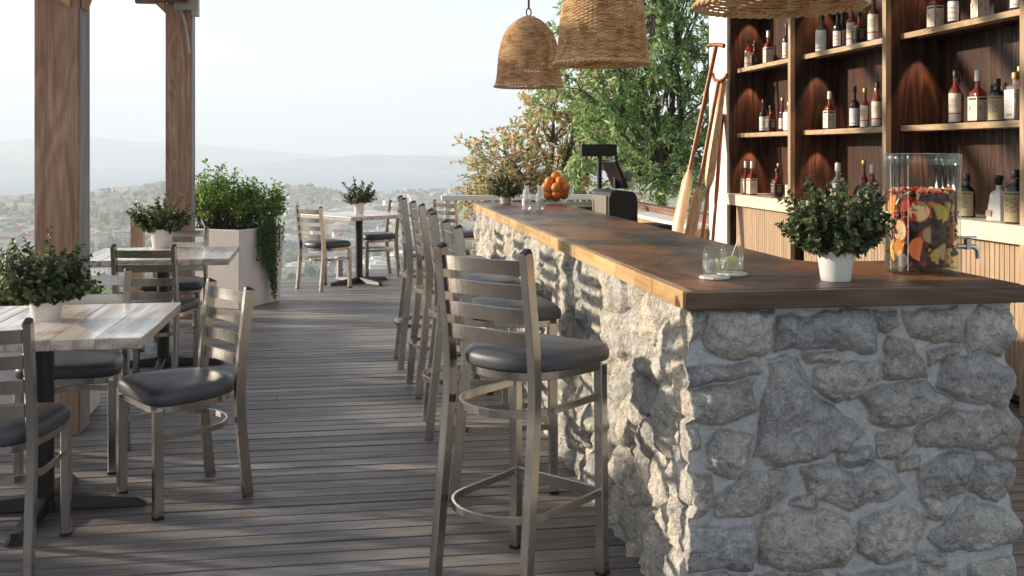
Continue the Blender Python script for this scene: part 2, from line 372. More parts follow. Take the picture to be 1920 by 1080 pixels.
# stone ------------------------------------------------------------------------
def stonemat():
    m, n, b = newmat('rough_field_stone'); lk = n.links.new
    tc = N(n, 'ShaderNodeTexCoord'); ms = N(n, 'ShaderNodeAttribute', attribute_name='stone'); sid = N(n, 'ShaderNodeAttribute', attribute_name='sid')
    z1 = N(n, 'ShaderNodeTexNoise', Scale=9.0, Detail=8.0, Roughness=.65); lk(tc.outputs['Object'], z1.inputs['Vector'])
    z2 = N(n, 'ShaderNodeTexNoise', Scale=120.0, Detail=4.0, Roughness=.7); lk(tc.outputs['Object'], z2.inputs['Vector'])
    z3 = N(n, 'ShaderNodeTexNoise', Scale=34.0, Detail=5.0, Roughness=.7, Distortion=.8); lk(tc.outputs['Object'], z3.inputs['Vector'])
    c1 = ramp(n, [(.28, (.34,.33,.33)), (.45, (.51,.50,.48)), (.6, (.63,.61,.575)), (.78, (.74,.71,.66))], z1.outputs['Fac'])
    c2 = ramp(n, [(.34, .45), (.5, 1.0), (.68, 1.35)], z2.outputs['Fac'])
    mu = N(n, 'ShaderNodeMixRGB', blend_type='MULTIPLY'); mu.inputs[0].default_value = .5; lk(c1.outputs[0], mu.inputs[1]); lk(c2.outputs[0], mu.inputs[2])
    c3 = ramp(n, [(.32, .35), (.48, .95), (.7, 1.3)], z3.outputs['Fac'])
    mu3 = N(n, 'ShaderNodeMixRGB', blend_type='MULTIPLY'); mu3.inputs[0].default_value = .6; lk(mu.outputs[0], mu3.inputs[1]); lk(c3.outputs[0], mu3.inputs[2])
    sv = ramp(n, [(0, (.86,.89,.95)), (.3, (1.0,.97,.92)), (.45, (1.05,1.05,1.05)), (.6, (1.12,1.10,1.06)), (.85, (1.3,1.26,1.16)), (1, (1.4,1.28,1.08))], sid.outputs['Fac'])  # upper tints brighter and warmer: sunlight painted into the long side
    mu2 = N(n, 'ShaderNodeMixRGB', blend_type='MULTIPLY'); mu2.inputs[0].default_value = 1; lk(mu3.outputs[0], mu2.inputs[1]); lk(sv.outputs[0], mu2.inputs[2])
    mc = ramp(n, [(.3, (.42,.42,.42)), (.5, (.54,.54,.54)), (.7, (.62,.62,.62))], z3.outputs['Fac'])
    mi = N(n, 'ShaderNodeMixRGB'); lk(ms.outputs['Fac'], mi.inputs[0]); lk(mc.outputs[0], mi.inputs[1]); lk(mu2.outputs[0], mi.inputs[2])
    lk(mi.outputs[0], b.inputs['Base Color']); b.inputs['Roughness'].default_value = .88; b.inputs['Specular IOR Level'].default_value = .25
    ad = N(n, 'ShaderNodeMath', operation='MULTIPLY_ADD'); lk(z3.outputs['Fac'], ad.inputs[0]); ad.inputs[1].default_value = 2.2; lk(z2.outputs['Fac'], ad.inputs[2])
    ml = N(n, 'ShaderNodeMath', operation='MULTIPLY'); lk(ad.outputs[0], ml.inputs[0]); mm = N(n, 'ShaderNodeMapRange'); lk(ms.outputs['Fac'], mm.inputs[0]); mm.inputs['To Min'].default_value = .5
    lk(mm.outputs[0], ml.inputs[1])
    bu = N(n, 'ShaderNodeBump', Strength=1.0, Distance=.011); lk(ml.outputs[0], bu.inputs['Height']); lk(bu.outputs[0], b.inputs['Normal'])
    return m
M['stone'] = stonemat()

def countermat():
    m, n, b = newmat('scorched_bar_top'); lk = n.links.new
    tc = N(n, 'ShaderNodeTexCoord')
    def mp(s): 
        q = N(n, 'ShaderNodeMapping'); q.inputs['Scale'].default_value = s; lk(tc.outputs['Object'], q.inputs[0]); return q.outputs[0]
    big = N(n, 'ShaderNodeTexNoise', Scale=1.0, Detail=6.0, Roughness=.6, Distortion=.8); lk(mp((2.6, 1.5, 1)), big.inputs['Vector'])
    gr = N(n, 'ShaderNodeTexNoise', Scale=1.0, Detail=6.0, Roughness=.7, Distortion=.5); lk(mp((9, 34, 1)), gr.inputs['Vector'])
    fine = N(n, 'ShaderNodeTexNoise', Scale=1.0, Detail=3.0); lk(mp((24, 150, 1)), fine.inputs['Vector'])
    c = ramp(n, [(.3, (.14,.043,.014)), (.5, (.28,.098,.032)), (.68, (.41,.165,.058))], gr.outputs['Fac'])
    d = ramp(n, [(.3, (.022,.016,.014)), (.7, (.085,.05,.034))], gr.outputs['Fac'])
    s1 = N(n, 'ShaderNodeMath', operation='MULTIPLY_ADD'); lk(gr.outputs['Fac'], s1.inputs[0]); s1.inputs[1].default_value = .5; lk(big.outputs['Fac'], s1.inputs[2])
    f = ramp(n, [(.68, 0.0), (.80, 1.0)], s1.outputs[0])
    mi = N(n, 'ShaderNodeMixRGB'); lk(f.outputs[0], mi.inputs[0]); lk(c.outputs[0], mi.inputs[1]); lk(d.outputs[0], mi.inputs[2])
    f2 = ramp(n, [(.3, .7), (.7, 1.2)], fine.outputs['Fac'])
    mu = N(n, 'ShaderNodeMixRGB', blend_type='MULTIPLY'); mu.inputs[0].default_value = .8; lk(mi.outputs[0], mu.inputs[1]); lk(f2.outputs[0], mu.inputs[2])
    lk(mu.outputs[0], b.inputs['Base Color'])
    r = ramp(n, [(.3, .28), (.7, .44)], big.outputs['Fac']); lk(r.outputs[0], b.inputs['Roughness'])
    bu = N(n, 'ShaderNodeBump', Strength=.35, Distance=.003); lk(gr.outputs['Fac'], bu.inputs['Height']); lk(bu.outputs[0], b.inputs['Normal'])
    return m
M['counter'] = countermat()

# ================================================================== THE SETTING
def groundmat():
    m, n, b = newmat('valley_ground'); lk = n.links.new
    tc = N(n, 'ShaderNodeTexCoord')
    v = N(n, 'ShaderNodeTexVoronoi', Scale=.012); lk(tc.outputs['Object'], v.inputs['Vector'])
    z = N(n, 'ShaderNodeTexNoise', Scale=.02, Detail=8.0, Roughness=.65); lk(tc.outputs['Object'], z.inputs['Vector'])
    z2 = N(n, 'ShaderNodeTexNoise', Scale=.11, Detail=5.0, Roughness=.7); lk(tc.outputs['Object'], z2.inputs['Vector'])
    c = ramp(n, [(0, (.14,.15,.07)), (.35, (.34,.29,.13)), (.6, (.11,.13,.06)), (.8, (.46,.42,.34)), (1, (.22,.22,.11))], None)
    sp = N(n, 'ShaderNodeSeparateColor'); lk(v.outputs['Color'], sp.inputs[0]); lk(sp.outputs[0], c.inputs[0])
    c2 = ramp(n, [(.35, (.05,.07,.035)), (.46, (.20,.19,.11)), (.56, (.42,.39,.32)), (.66, (.72,.68,.62))], z2.outputs['Fac'])
    mi = N(n, 'ShaderNodeMixRGB'); f = ramp(n, [(.4, .25), (.6, .85)], z.outputs['Fac']); lk(f.outputs[0], mi.inputs[0]); lk(c.outputs[0], mi.inputs[1]); lk(c2.outputs[0], mi.inputs[2])
    lk(mi.outputs[0], b.inputs['Base Color']); b.inputs['Roughness'].default_value = .95; b.inputs['Specular IOR Level'].default_value = .1
    return m
M['ground'] = groundmat()
def seamat():
    m, n, b = newmat('sea_water'); lk = n.links.new
    b.inputs['Base Color'].default_value = (.02,.09,.15,1); b.inputs['Roughness'].default_value = .28
    tc = N(n, 'ShaderNodeTexCoord'); z = N(n, 'ShaderNodeTexNoise', Scale=.05, Detail=4.0); lk(tc.outputs['Object'], z.inputs['Vector'])
    u = N(n, 'ShaderNodeBump', Strength=.4, Distance=2.0); lk(z.outputs['Fac'], u.inputs['Height']); lk(u.outputs[0], b.inputs['Normal'])
    return m
M['sea'] = seamat()
ZP = -80.0
def px_az(px): return YAW + math.atan((px-960)/1920)      # azimuth clockwise from +Y
HILLS = [(280, 1560, 19, 95, 160), (400, 1640, 12, 110, 160), (560, 1650, 20, 60, 140), (760, 1720, 8, 120, 120), (250, 1130, 15, 80, 70), (60, 1500, 8, 160, 200),
         (1050, 1500, 22, 200, 200), (1250, 1200, 40, 200, 200)]
FAR = [(-100, 5200, 60, 420, 300), (170, 7300, 105, 900, 500), (20, 7300, 90, 700, 500), (480, 7300, 78, 800, 500), (560, 5300, 42, 260, 260), (710, 5200, 58, 300, 240), (840, 5350, 46, 330, 260), (980, 5300, 40, 300, 260), (1200, 5600, 80, 500, 300)]
def ground_z(x, y):
    r = np.hypot(x, y)
    t = np.clip((r-14)/420, 0, 1)
    z = -1.6 + (ZP+3.5+1.6) * (1-(1-t)**2.2)
    z = z + np.clip(t, 0, 1)*(fbm(x/260, y/260, 3, 4)-.5)*9*np.clip(t*2-.3, 0, 1)
    for (px, rr, h, s, sr) in HILLS + FAR:
        a = px_az(px); cx, cy = rr*math.sin(a), rr*math.cos(a)
        ux, uy = math.cos(a), -math.sin(a)
        lat = (x-cx)*ux+(y-cy)*uy; dep = (x-cx)*math.sin(a)+(y-cy)*math.cos(a)
        z = z + h*np.exp(-(lat/s)**2-(dep/sr)**2)*(.75+.5*fbm(x/(s*.5), y/(s*.5), 5, 4))
    # the coast: land drops below the water beyond the shore
    shore = 1880 + (fbm(np.arctan2(x, y)*9, r*0, 9, 4)-.5)*260
    z = z - np.clip((r-shore)/120, 0, 1)*9
    return z
def make_ground():
    rs = np.concatenate([np.linspace(11, 60, 12), np.geomspace(70, 600, 34), np.linspace(615, 2050, 140), np.linspace(2150, 4600, 14), np.linspace(4700, 7900, 60)])
    az = np.concatenate([np.linspace(-60, 50, 420)+math.degrees(YAW), np.linspace(50+5, 300-5, 40)+math.degrees(YAW), [300+math.degrees(YAW)]])
    az = np.radians(az)
    Rr, A = np.meshgrid(rs, az, indexing='ij')
    X = Rr*np.sin(A); Y = Rr*np.cos(A); Z = ground_z(X, Y)
    P = np.stack([X, Y, Z], -1)
    o = grid_obj('ground', P, M['ground']); o['kind'] = 'structure'
    # inner disc under the terrace
    b = MB(); b.lathe([(11.3, -1.62), (0.01, -1.6)], 64); u = b.build('hilltop', plain('dry_earth', (.16,.13,.09), .95, bump=.8, bscale=9, var=.3)); u['kind'] = 'structure'
    s = MB(); s.lathe([(8000, ZP-1.5), (1500, ZP-1.5)], 96, cap=(False, False)); w = s.build('sea', M['sea']); w['kind'] = 'structure'
make_ground()

# town below -------------------------------------------------------------------
HOUSE_W = [plain('house_cream', (.58,.52,.43), .9), plain('house_white', (.72,.70,.66), .9), plain('house_grey', (.36,.35,.34), .9)]
ROOFM = [plain('roof_terracotta', (.30,.12,.07), .9), plain('roof_grey', (.20,.19,.19), .9), plain('roof_pale', (.55,.52,.48), .9)]
WINM = plain('dark_window', (.04,.05,.06), .3)
def house_mesh(w, d, h, gable, wm, rm):
    b = MB(); b.box(-w/2, w/2, -d/2, d/2, -4, h, 0)
    if gable:
        b.add([(-w/2-.4,-d/2-.4,h),(w/2+.4,-d/2-.4,h),(w/2+.4,d/2+.4,h),(-w/2-.4,d/2+.4,h),(-w/2-.4,0,h+d*.28),(w/2+.4,0,h+d*.28)],
              [(0,1,5,4),(2,3,4,5),(0,4,3),(1,2,5),(3,2,1,0)], 1)
    else:
        b.box(-w/2-.3, w/2+.3, -d/2-.3, d/2+.3, h, h+.6, 1); b.box(-w*.2, w*.1, -d*.2, d*.2, h+.6, h+2.2, 0)
    k = max(2, int(w/3.2))
    for fl in range(max(1, int(h/3))):
        for i in range(k):
            x = -w/2+(i+.5)*w/k
            b.box(x-.55, x+.55, -d/2-.06, -d/2+.02, fl*3+1.0, fl*3+2.3, 2)
    return b
kinds = [(11, 8, 5.5, True, 0, 0, 'small cream house with a terracotta roof in the hazy town below'),
         (9, 8, 5.5, True, 1, 0, 'small white house with a terracotta roof in the hazy town below'),
         (22, 11, 7, False, 1, 2, 'long white flat roofed block in the hazy town below'),
         (14, 11, 9, False, 0, 1, 'cream three storey block with a grey flat roof in the town below'),
         (26, 14, 6, True, 2, 1, 'large grey shed with a pitched grey roof in the valley below'),
         (12, 9, 6, True, 1, 1, 'white house with a pitched grey roof in the hazy town below')]
protos = []
placed = []
hr = random.Random(21)
def place_house(ki, x, y, rz):
    w, d, h, g, wm, rm, lab = kinds[ki]
    z = float(ground_z(np.array([x]), np.array([y]))[0])
    if protos[ki] is None:
        o = house_mesh(w, d, h, g, wm, rm).build('house', [HOUSE_W[wm], ROOFM[rm], WINM]); protos[ki] = o
    else:
        o = protos[ki].copy(); col.objects.link(o)
    tag(o, lab, 'house', 'pale houses of the town in the valley')
    o.location = (x, y, z); o.rotation_euler = (0, 0, rz)
protos = [None]*len(kinds)
cnt = 0; tries = 0
while cnt < 210 and tries < 6000:
    tries += 1
    px = hr.choice([hr.uniform(540, 900), hr.uniform(540, 780), hr.uniform(160, 320), hr.uniform(0, 70)])
    r = hr.choice([hr.uniform(640, 900), hr.uniform(690, 1150), hr.uniform(900, 1800)])
    a = px_az(px); x, y = r*math.sin(a), r*math.cos(a)
    if vnoise(x/120, y/120, 44) < (.45 if px < 330 else .33): continue
    if any((x-q[0])**2+(y-q[1])**2 < 19**2 for q in placed): continue
    placed.append((x, y)); cnt += 1
    place_house(hr.choices(range(6), [3, 3, 4, 3, 1, 5])[0], x, y, hr.choice([0, .3, 1.2, 1.6, -.5]))
# woods and garden trees seen as one mass
def blob_mass(name, pts, mat):
    import bmesh
    bm = bmesh.new(); bmesh.ops.create_icosphere(bm, subdivisions=1, radius=1); V0 = np.array([v.co[:] for v in bm.verts]); F0 = [[v.index for v in f.verts] for f in bm.faces]; bm.free()
    V = []; F = []
    for i, (x, y, z, s, h) in enumerate(pts):
        V.append(V0*np.array([s, s, h])*(1+.35*(np.random.RandomState(i).rand(len(V0), 1)-.5))+np.array([x, y, z+h*.6]))
        F += [[q+i*len(V0) for q in f] for f in F0]
    me = bpy.data.meshes.new(name); me.from_pydata(np.concatenate(V).tolist(), [], F); me.materials.append(mat)
    at = me.attributes.new('rnd', 'FLOAT', 'FACE'); at.data.foreach_set('value', np.repeat(np.random.RandomState(3).rand(len(pts)), len(F0)))
    o = bpy.data.objects.new(name, me); col.objects.link(o); return o
M['wood_far'] = leafmat('far_trees', [(.06,.09,.05),(.12,.15,.075),(.22,.22,.11),(.36,.33,.16)], 0, .9)
wp = []; wr = np.random.RandomState(5)
while len(wp) < 2200:
    px = wr.uniform(-120, 960); r = 620 + 1250*wr.rand()**1.3; a = px_az(px); x, y = r*math.sin(a), r*math.cos(a)
    if vnoise(x/90, y/90, 77) < .42 and wr.rand() > .2: continue
    if any((x-q[0])**2+(y-q[1])**2 < 100 for q in placed): continue
    s = wr.uniform(1.6, 4.0); wp.append((x, y, 0, s, s*wr.uniform(.8, 1.5)))
zz = ground_z(np.array([p[0] for p in wp]), np.array([p[1] for p in wp]))
wp = [(p[0], p[1], z, p[3], p[4]) for p, z in zip(wp, zz)]
wo_ = blob_mass('woodland', wp, M['wood_far']); tag(wo_, 'hazy scattered trees and scrub covering the valley between the houses', 'woodland', kind='stuff')
# roads in the valley
def road(name, pts, w):
    b = MB(); vs = []; 
    for i, (px, r) in enumerate(pts):
        a = px_az(px); x, y = r*math.sin(a), r*math.cos(a); vs.append((x, y))
    # resample
    q = []
    for (x0, y0), (x1, y1) in zip(vs[:-1], vs[1:]):
        for t in np.linspace(0, 1, 24, endpoint=False): q.append((x0+(x1-x0)*t, y0+(y1-y0)*t))
    q.append(vs[-1]); q = np.array(q); z = ground_z(q[:, 0], q[:, 1])+.8
    P = [(q[i, 0], q[i, 1], z[i]) for i in range(len(q))]
    b.sweep(P, [(-w, -.3), (w, -.3), (w, .15), (-w, .15)]); o = b.build(name, plain('pale_road', (.42,.40,.38), .9)); o['kind'] = 'structure'
road('road', [(430, 700), (560, 690), (700, 735), (900, 700)], 5)
road('road', [(150, 1400), (330, 1330), (560, 1300), (800, 1350)], 4)
road('road', [(150, 840), (330, 900), (560, 850), (640, 980)], 4)

# terrace deck -----------------------------------------------------------------
def deck():
    b = MB(); pitch = .098; r = random.Random(3)
    def xmin(y): return -4.2
    y = -1.2; i = 0
    while y < 12.9:
        # the far end of the terrace is cut on a slant
        x0 = -4.2; x1 = 6.2
        if y > 11.25: x0 = -.73+(y-11.25)*1.02
        if y > 12.2: x0 = .25 + (y-12.2)*6
        cuts = [x0, x1] if i % 9 else [x0, min(x1-1, x0+r.uniform(3, 7)), x1]
        for a, d in zip(cuts[:-1], cuts[1:]):
            dz = r.uniform(-.0012, .0012)
            b.box(a+.001, d-.001, y+.0052, y+pitch-.0052, -.03, dz)
        y += pitch; i += 1
    o = b.build('deck', M['deck'], bevel=.0025); o['kind'] = 'structure'
    j = MB()
    for x in np.arange(-4.15, 6.2, .5): j.box(x, x+.06, -1.2, 11.2, -.19, -.032)
    j.box(.6, 6.2, 11.2, 12.7, -.19, -.032)
    j.box(-4.2, -4.16, -1.2, 11.2, -1.7, -.032); j.box(-4.2, 6.2, -1.2, -1.16, -1.7, -.032)
    k = j.build('deck_frame', M['beamX']); k['kind'] = 'structure'
deck()

# added fence, unseen, put left of the terrace to shade the deck
def fence():
    root = empty('added_shade_fence', (-3.35, 3.5, 0), 0, 'added unseen timber fence that shades the deck from the left', 'fence')
    y0, y1 = -5.0, 5.9
    for y in np.arange(y0, y1+.1, 1.19):
        MB().box(-.05, .05, y-.05, y+.05, -.03, .98).build('post', M['post'], root, bevel=.004)
    MB().box(-.06, .06, y0-.06, y1+.06, .981, 1.015).build('top_rail', M['beam'], root, bevel=.004)
    b = MB()
    for z in np.arange(.06, .93, .118): b.box(-.022, -.001, y0, -.9, z, z+.113)
    for z in np.arange(.06, .93, .118): b.box(-.022, -.001, 2.6, y1, z, z+.113)
    b.build('board_panel', M['beam'], root)
    b = MB()
    for y in np.arange(-.88, 2.5, .27): b.box(-.022, -.001, y, y+.13, .06, .97)  # gaps spaced to let sun stripes fall on the deck
    b.build('picket_panel', M['beam'], root)
fence()

# pergola ----------------------------------------------------------------------
def pergola():
    root = empty('pergola', (-1.417, 5.372, 0), 0, 'brown timber pergola with two thick square posts at the left of the terrace', 'pergola')
    def post(y):
        p = MB().box(-.102, .102, y-.102, y+.102, 0, 2.62, 0).build('post', [M['post']], root, bevel=.004)
        MB().box(.103, .108, y-.095, y+.095, .01, 2.55, 0).build('side_board', M['post_grey'], p, bevel=.001)  # thin sheet that makes the right face of the post greyer
        return p
    for y in (0, 3.56): post(y)
    post(-3.56)
    for y in (0, 3.56, -3.56):    # right-hand posts stand beyond the bar shelving
        MB().box(5.85, 6.06, y-.1, y+.1, 0, 2.9).build('post', M['post'], root, bevel=.004)
    MB().box(-.09, .09, -4.4, 3.78, 2.62, 2.80).build('beam', M['beam'], root, bevel=.004)
    MB().box(2.65, 2.81, -4.4, 3.40, 3.10, 3.24).build('beam', M['beam'], root, bevel=.004)
    MB().box(5.88, 6.03, -4.4, 3.70, 2.9, 3.10).build('beam', M['beam'], root, bevel=.004)
    # rafters fan across above the beams (rising a little to the right)
    for y in np.arange(-4.1, 3.3, .52):
        b = MB(); b.add([(-.75,y-.03,2.80),(6.5,y-.03,3.24),(6.5,y+.03,3.24),(-.75,y+.03,2.80),(-.75,y-.03,2.93),(6.5,y-.03,3.37),(6.5,y+.03,3.37),(-.75,y+.03,2.93)],
              [(0,3,2,1),(4,5,6,7),(0,1,5,4),(1,2,6,5),(2,3,7,6),(3,0,4,7)])
        b.build('rafter', M['beamX'], root)
    # tail and braces at the far post
    MB().box(-.35, -.11, 3.48, 3.56, 2.622, 2.80).build('beam_tail', M['beamX'], root, bevel=.003)
    for y in (3.56, 0):
        b = MB(); zz = 2.62 if y else 2.62
        b.add([(-.108,y-.10,2.54),(-.108,y-.02,2.54),(-.108,y-.02,2.62),(-.108,y-.10,2.62),(-.19,y-.10,2.62),(-.19,y-.02,2.62)],[(0,1,2,3),(0,3,4),(1,5,2),(0,4,5,1),(3,2,5,4)])
        b.build('corbel', M['post'], root)
    y = 3.56
    b = MB(); b.box(.114, .165, y-.16, y-.05, 2.515, 2.66); b.box(-.02, .17, y-.165, y-.109, 2.56, 2.66); b.build('bracket', M['galv'], root, bevel=.002)
    b = MB(); b.sweep([(.01,y-.113,2.60),(.035,y-.112,2.54),(.06,y-.111,2.45),(.078,y-.1105,2.34),(.09,y-.110,2.2)], rrect(.022,.004,.001), up=(0,1,0)).build('strap', M['galv'], root)
    b = MB(); b.add([(.02,-.12,2.12),(.065,-.12,2.09),(.065,-.109,2.09),(.02,-.109,2.12),(-.02,-.12,2.5),(.065,-.12,2.5),(.065,-.109,2.5),(-.02,-.109,2.5)],[(0,1,5,4),(0,3,2,1),(1,2,6,5),(3,7,6,2),(0,4,7,3),(4,5,6,7)])
    b.build('brace_end', M['edge_light'], root)
    b = MB(); b.add([(.114,-.09,2.09),(.114,.03,2.09),(.114,.03,2.62),(.114,-.09,2.62),(.17,-.09,2.62),(.17,.03,2.62),(.14,-.09,2.16),(.14,.03,2.16)],[(0,3,2,1),(0,6,4,3),(1,2,5,7),(6,7,5,4),(0,1,7,6),(3,4,5,2)])
    b.build('brace_end', M['post'], root)
pergola()

# ================================================================== BAR COUNTER
FS = [[(1022,925),(1208,924),(1216,874),(1208,816),(1114,788),(1022,810)],[(1232,904),(1511,913),(1527,865),(1527,798),(1427,802),(1393,818),(1228,811)],[(1527,913),(1591,915),(1595,871),(1570,852),(1532,865)],[(1612,907),(1784,914),(1810,874),(1810,822),(1706,817),(1638,835)],[(1827,889),(1871,916),(1976,902),(1985,837),(1941,786),(1836,785),(1823,826)],[(1302,794),(1406,798),(1410,779),(1310,776)],[(1204,785),(1282,783),(1327,684),(1485,572),(1443,523),(1327,489),(1204,479),(1167,512),(1171,628),(1196,712)],[(1335,754),(1443,770),(1544,763),(1549,723),(1502,677),(1410,653),(1343,707)],[(1570,837),(1638,803),(1689,710),(1561,715),(1553,802)],[(1689,782),(1810,814),(1793,787),(1698,742)],[(1745,768),(1862,776),(1968,741),(2012,675),(1941,625),(1801,647),(1732,693)],[(1485,674),(1561,695),(1698,694),(1775,636),(1672,584),(1595,571),(1519,590)],[(1655,553),(1775,612),(1950,609),(2003,538),(1985,499),(1810,498),(1672,513)],[(956,770),(1147,768),(1163,740),(1066,728),(956,709)],[(956,697),(1151,717),(1155,636),(1066,609),(956,613)],[(1527,554),(1621,558),(1646,530),(1595,484),(1532,487)],[(1410,501),(1502,520),(1515,480),(1418,465)],[(1022,542),(1054,578),(1139,575),(1139,467),(1098,450),(1026,480)],[(1595,469),(1663,481),(1672,441),(1604,437)],[(1302,459),(1402,466),(1460,436),(1519,468),(1625,396),(1527,354),(1443,342),(1343,379)],[(956,468),(1026,457),(1038,380),(1002,339),(956,342)],[(1046,410),(1163,458),(1253,469),(1257,399),(1196,348),(1042,341)],[(1672,441),(1758,481),(1845,481),(1836,385),(1767,349),(1672,358)],[(1845,457),(1994,458),(2012,409),(1915,341),(1827,370)],[(1179,318),(1310,342),(1443,311),(1469,239),(1418,172),(1310,167),(1179,187),(1163,249)],[(1481,309),(1638,332),(1681,282),(1646,189),(1536,172),(1477,215)],[(1698,241),(1827,338),(1994,305),(2012,223),(1862,184),(1732,208)],[(956,304),(1147,304),(1163,249),(1147,181),(956,193)],[(1681,350),(1758,341),(1749,298),(1689,297)],[(1655,188),(1749,191),(1749,159),(1663,164)],[(1827,146),(1994,160),(2012,110),(1924,68),(1836,89)],[(1277,382),(1343,395),(1343,348),(1269,360)],[(956,590),(998,581),(994,535),(956,537)],[(1897,495),(2003,494),(1994,458),(1932,461)],[(956,923),(1006,918),(1002,856),(956,842)],[(956,174),(1131,159),(1122,82),(956,78)],[(1163,153),(1360,148),(1393,64),(1261,26),(1163,64)],[(1410,145),(1629,146),(1638,71),(1519,16),(1427,61)],[(1663,148),(1810,135),(1819,59),(1715,10),(1655,70)]]
def poly_sd(px, py, poly):
    """signed distance, positive inside"""
    P = np.array(poly)/1000.0; n = len(P); d = np.full(px.shape, 1e9); inside = np.zeros(px.shape, bool)
    for i in range(n):
        ax, ay = P[i]; bx, by = P[(i+1) % n]
        ex, ey = bx-ax, by-ay; wx = px-ax; wy = py-ay
        t = np.clip((wx*ex+wy*ey)/(ex*ex+ey*ey), 0, 1)
        d = np.minimum(d, np.hypot(wx-ex*t, wy-ey*t))
        c = ((ay > py) != (by > py)) & (px < (bx-ax)*(py-ay)/((by-ay) if by != ay else 1e-9)+ax)
        inside ^= c
    return np.where(inside, d, -d)
XL, YF, XR, HT = 0.975, 2.82, 1.955, 0.937
def long_disp(Y, Z):
    """craggy boulders of the long side: outward displacement, stone mask, stone tone lifted as if sunlit"""
    rs = np.random.RandomState(11); pts = []
    yy = 2.6
    while yy < 8.1:
        for zz in np.arange(-.05, 1.1, .155): pts.append((yy+rs.uniform(-.075, .075), zz+rs.uniform(-.06, .06)))
        yy += .165
    pts = np.array(pts); ids = rs.rand(len(pts)); tl = rs.uniform(-.25, .25, (len(pts), 2)); amp = rs.uniform(.45, 1.15, len(pts))
    wy = Y+(fbm(Y*9, Z*9, 31, 3)-.5)*.10; wz = Z+(fbm(Y*9, Z*9, 32, 3)-.5)*.10
    sh = Y.shape; D = np.full(Y.size, 9.); D2 = D.copy(); I = np.zeros(Y.size, int)
    a = wy.ravel(); c = wz.ravel()
    for k, (py, pz) in enumerate(pts):
        m = np.nonzero(np.abs(a-py) < .4)[0]
        d = np.hypot(a[m]-py, (c[m]-pz)*1.05)
        less = d < D[m]; ml = m[less]; D2[ml] = D[ml]; D[ml] = d[less]; I[ml] = k
        mg = m[~less]; D2[mg] = np.minimum(D2[mg], d[~less])
    g = (D2-D)
    h = (1-np.exp(-g/.026))*.042*amp[I] + (a-pts[I, 0])*tl[I, 0]*.55 + (c-pts[I, 1])*tl[I, 1]*.55
    h = h.reshape(sh); g = g.reshape(sh)
    h = h + (ridged(Y*11, Z*11, 51, 4)-.6)*.032 + (fbm(Y*38, Z*38, 52, 4)-.5)*.018 + (ridged(Y*60, Z*60, 55, 2)-.6)*.006
    h = np.where(Z > HT-.03, np.minimum(h, .04), h)
    h = .022+(h-.022)*(1-.55*np.exp(-(Y-YF)*7))
    return np.clip(h, -.01, .10), np.clip(g/.007, 0, 1), .55+.45*ids[I].reshape(sh)  # tone range raised so the long side looks sunlit by colour
def front_disp(X, Z):
    h = np.zeros(X.shape); ms = np.zeros(X.shape); sid = np.full(X.shape, .3); rs = np.random.RandomState(4)
    wx = X+(fbm(X*16, Z*16, 61, 4)-.5)*.035; wz = Z+(fbm(X*16, Z*16, 62, 4)-.5)*.035
    best = np.full(X.shape, -9.)
    for k, p in enumerate(FS):
        d = poly_sd(wx, wz, p)+.007; cx, cz = np.mean(np.array(p)/1000., 0); t1, t2 = rs.uniform(-.12, .12, 2); am = rs.uniform(.032, .05); i_ = rs.rand()*.6
        dd = np.clip(d, 0, None)
        hk = am*(1-np.exp(-dd/.020)) + ((X-cx)*t1+(Z-cz)*t2)*np.clip(dd/.03, 0, 1)
        m = d > best
        h = np.where(m & (d > 0), hk, h); sid = np.where(m, i_, sid); best = np.maximum(best, d)
    ms = np.clip(best/.005, 0, 1)
    rough = (ridged(X*17, Z*17, 71, 4)-.6)*.024+(fbm(X*46, Z*46, 72, 4)-.5)*.014+(ridged(X*90, Z*90, 73, 2)-.6)*.004
    h = h + ms*rough + (1-ms)*(fbm(X*30, Z*30, 75, 3)-.5)*.005
    return h, ms, sid
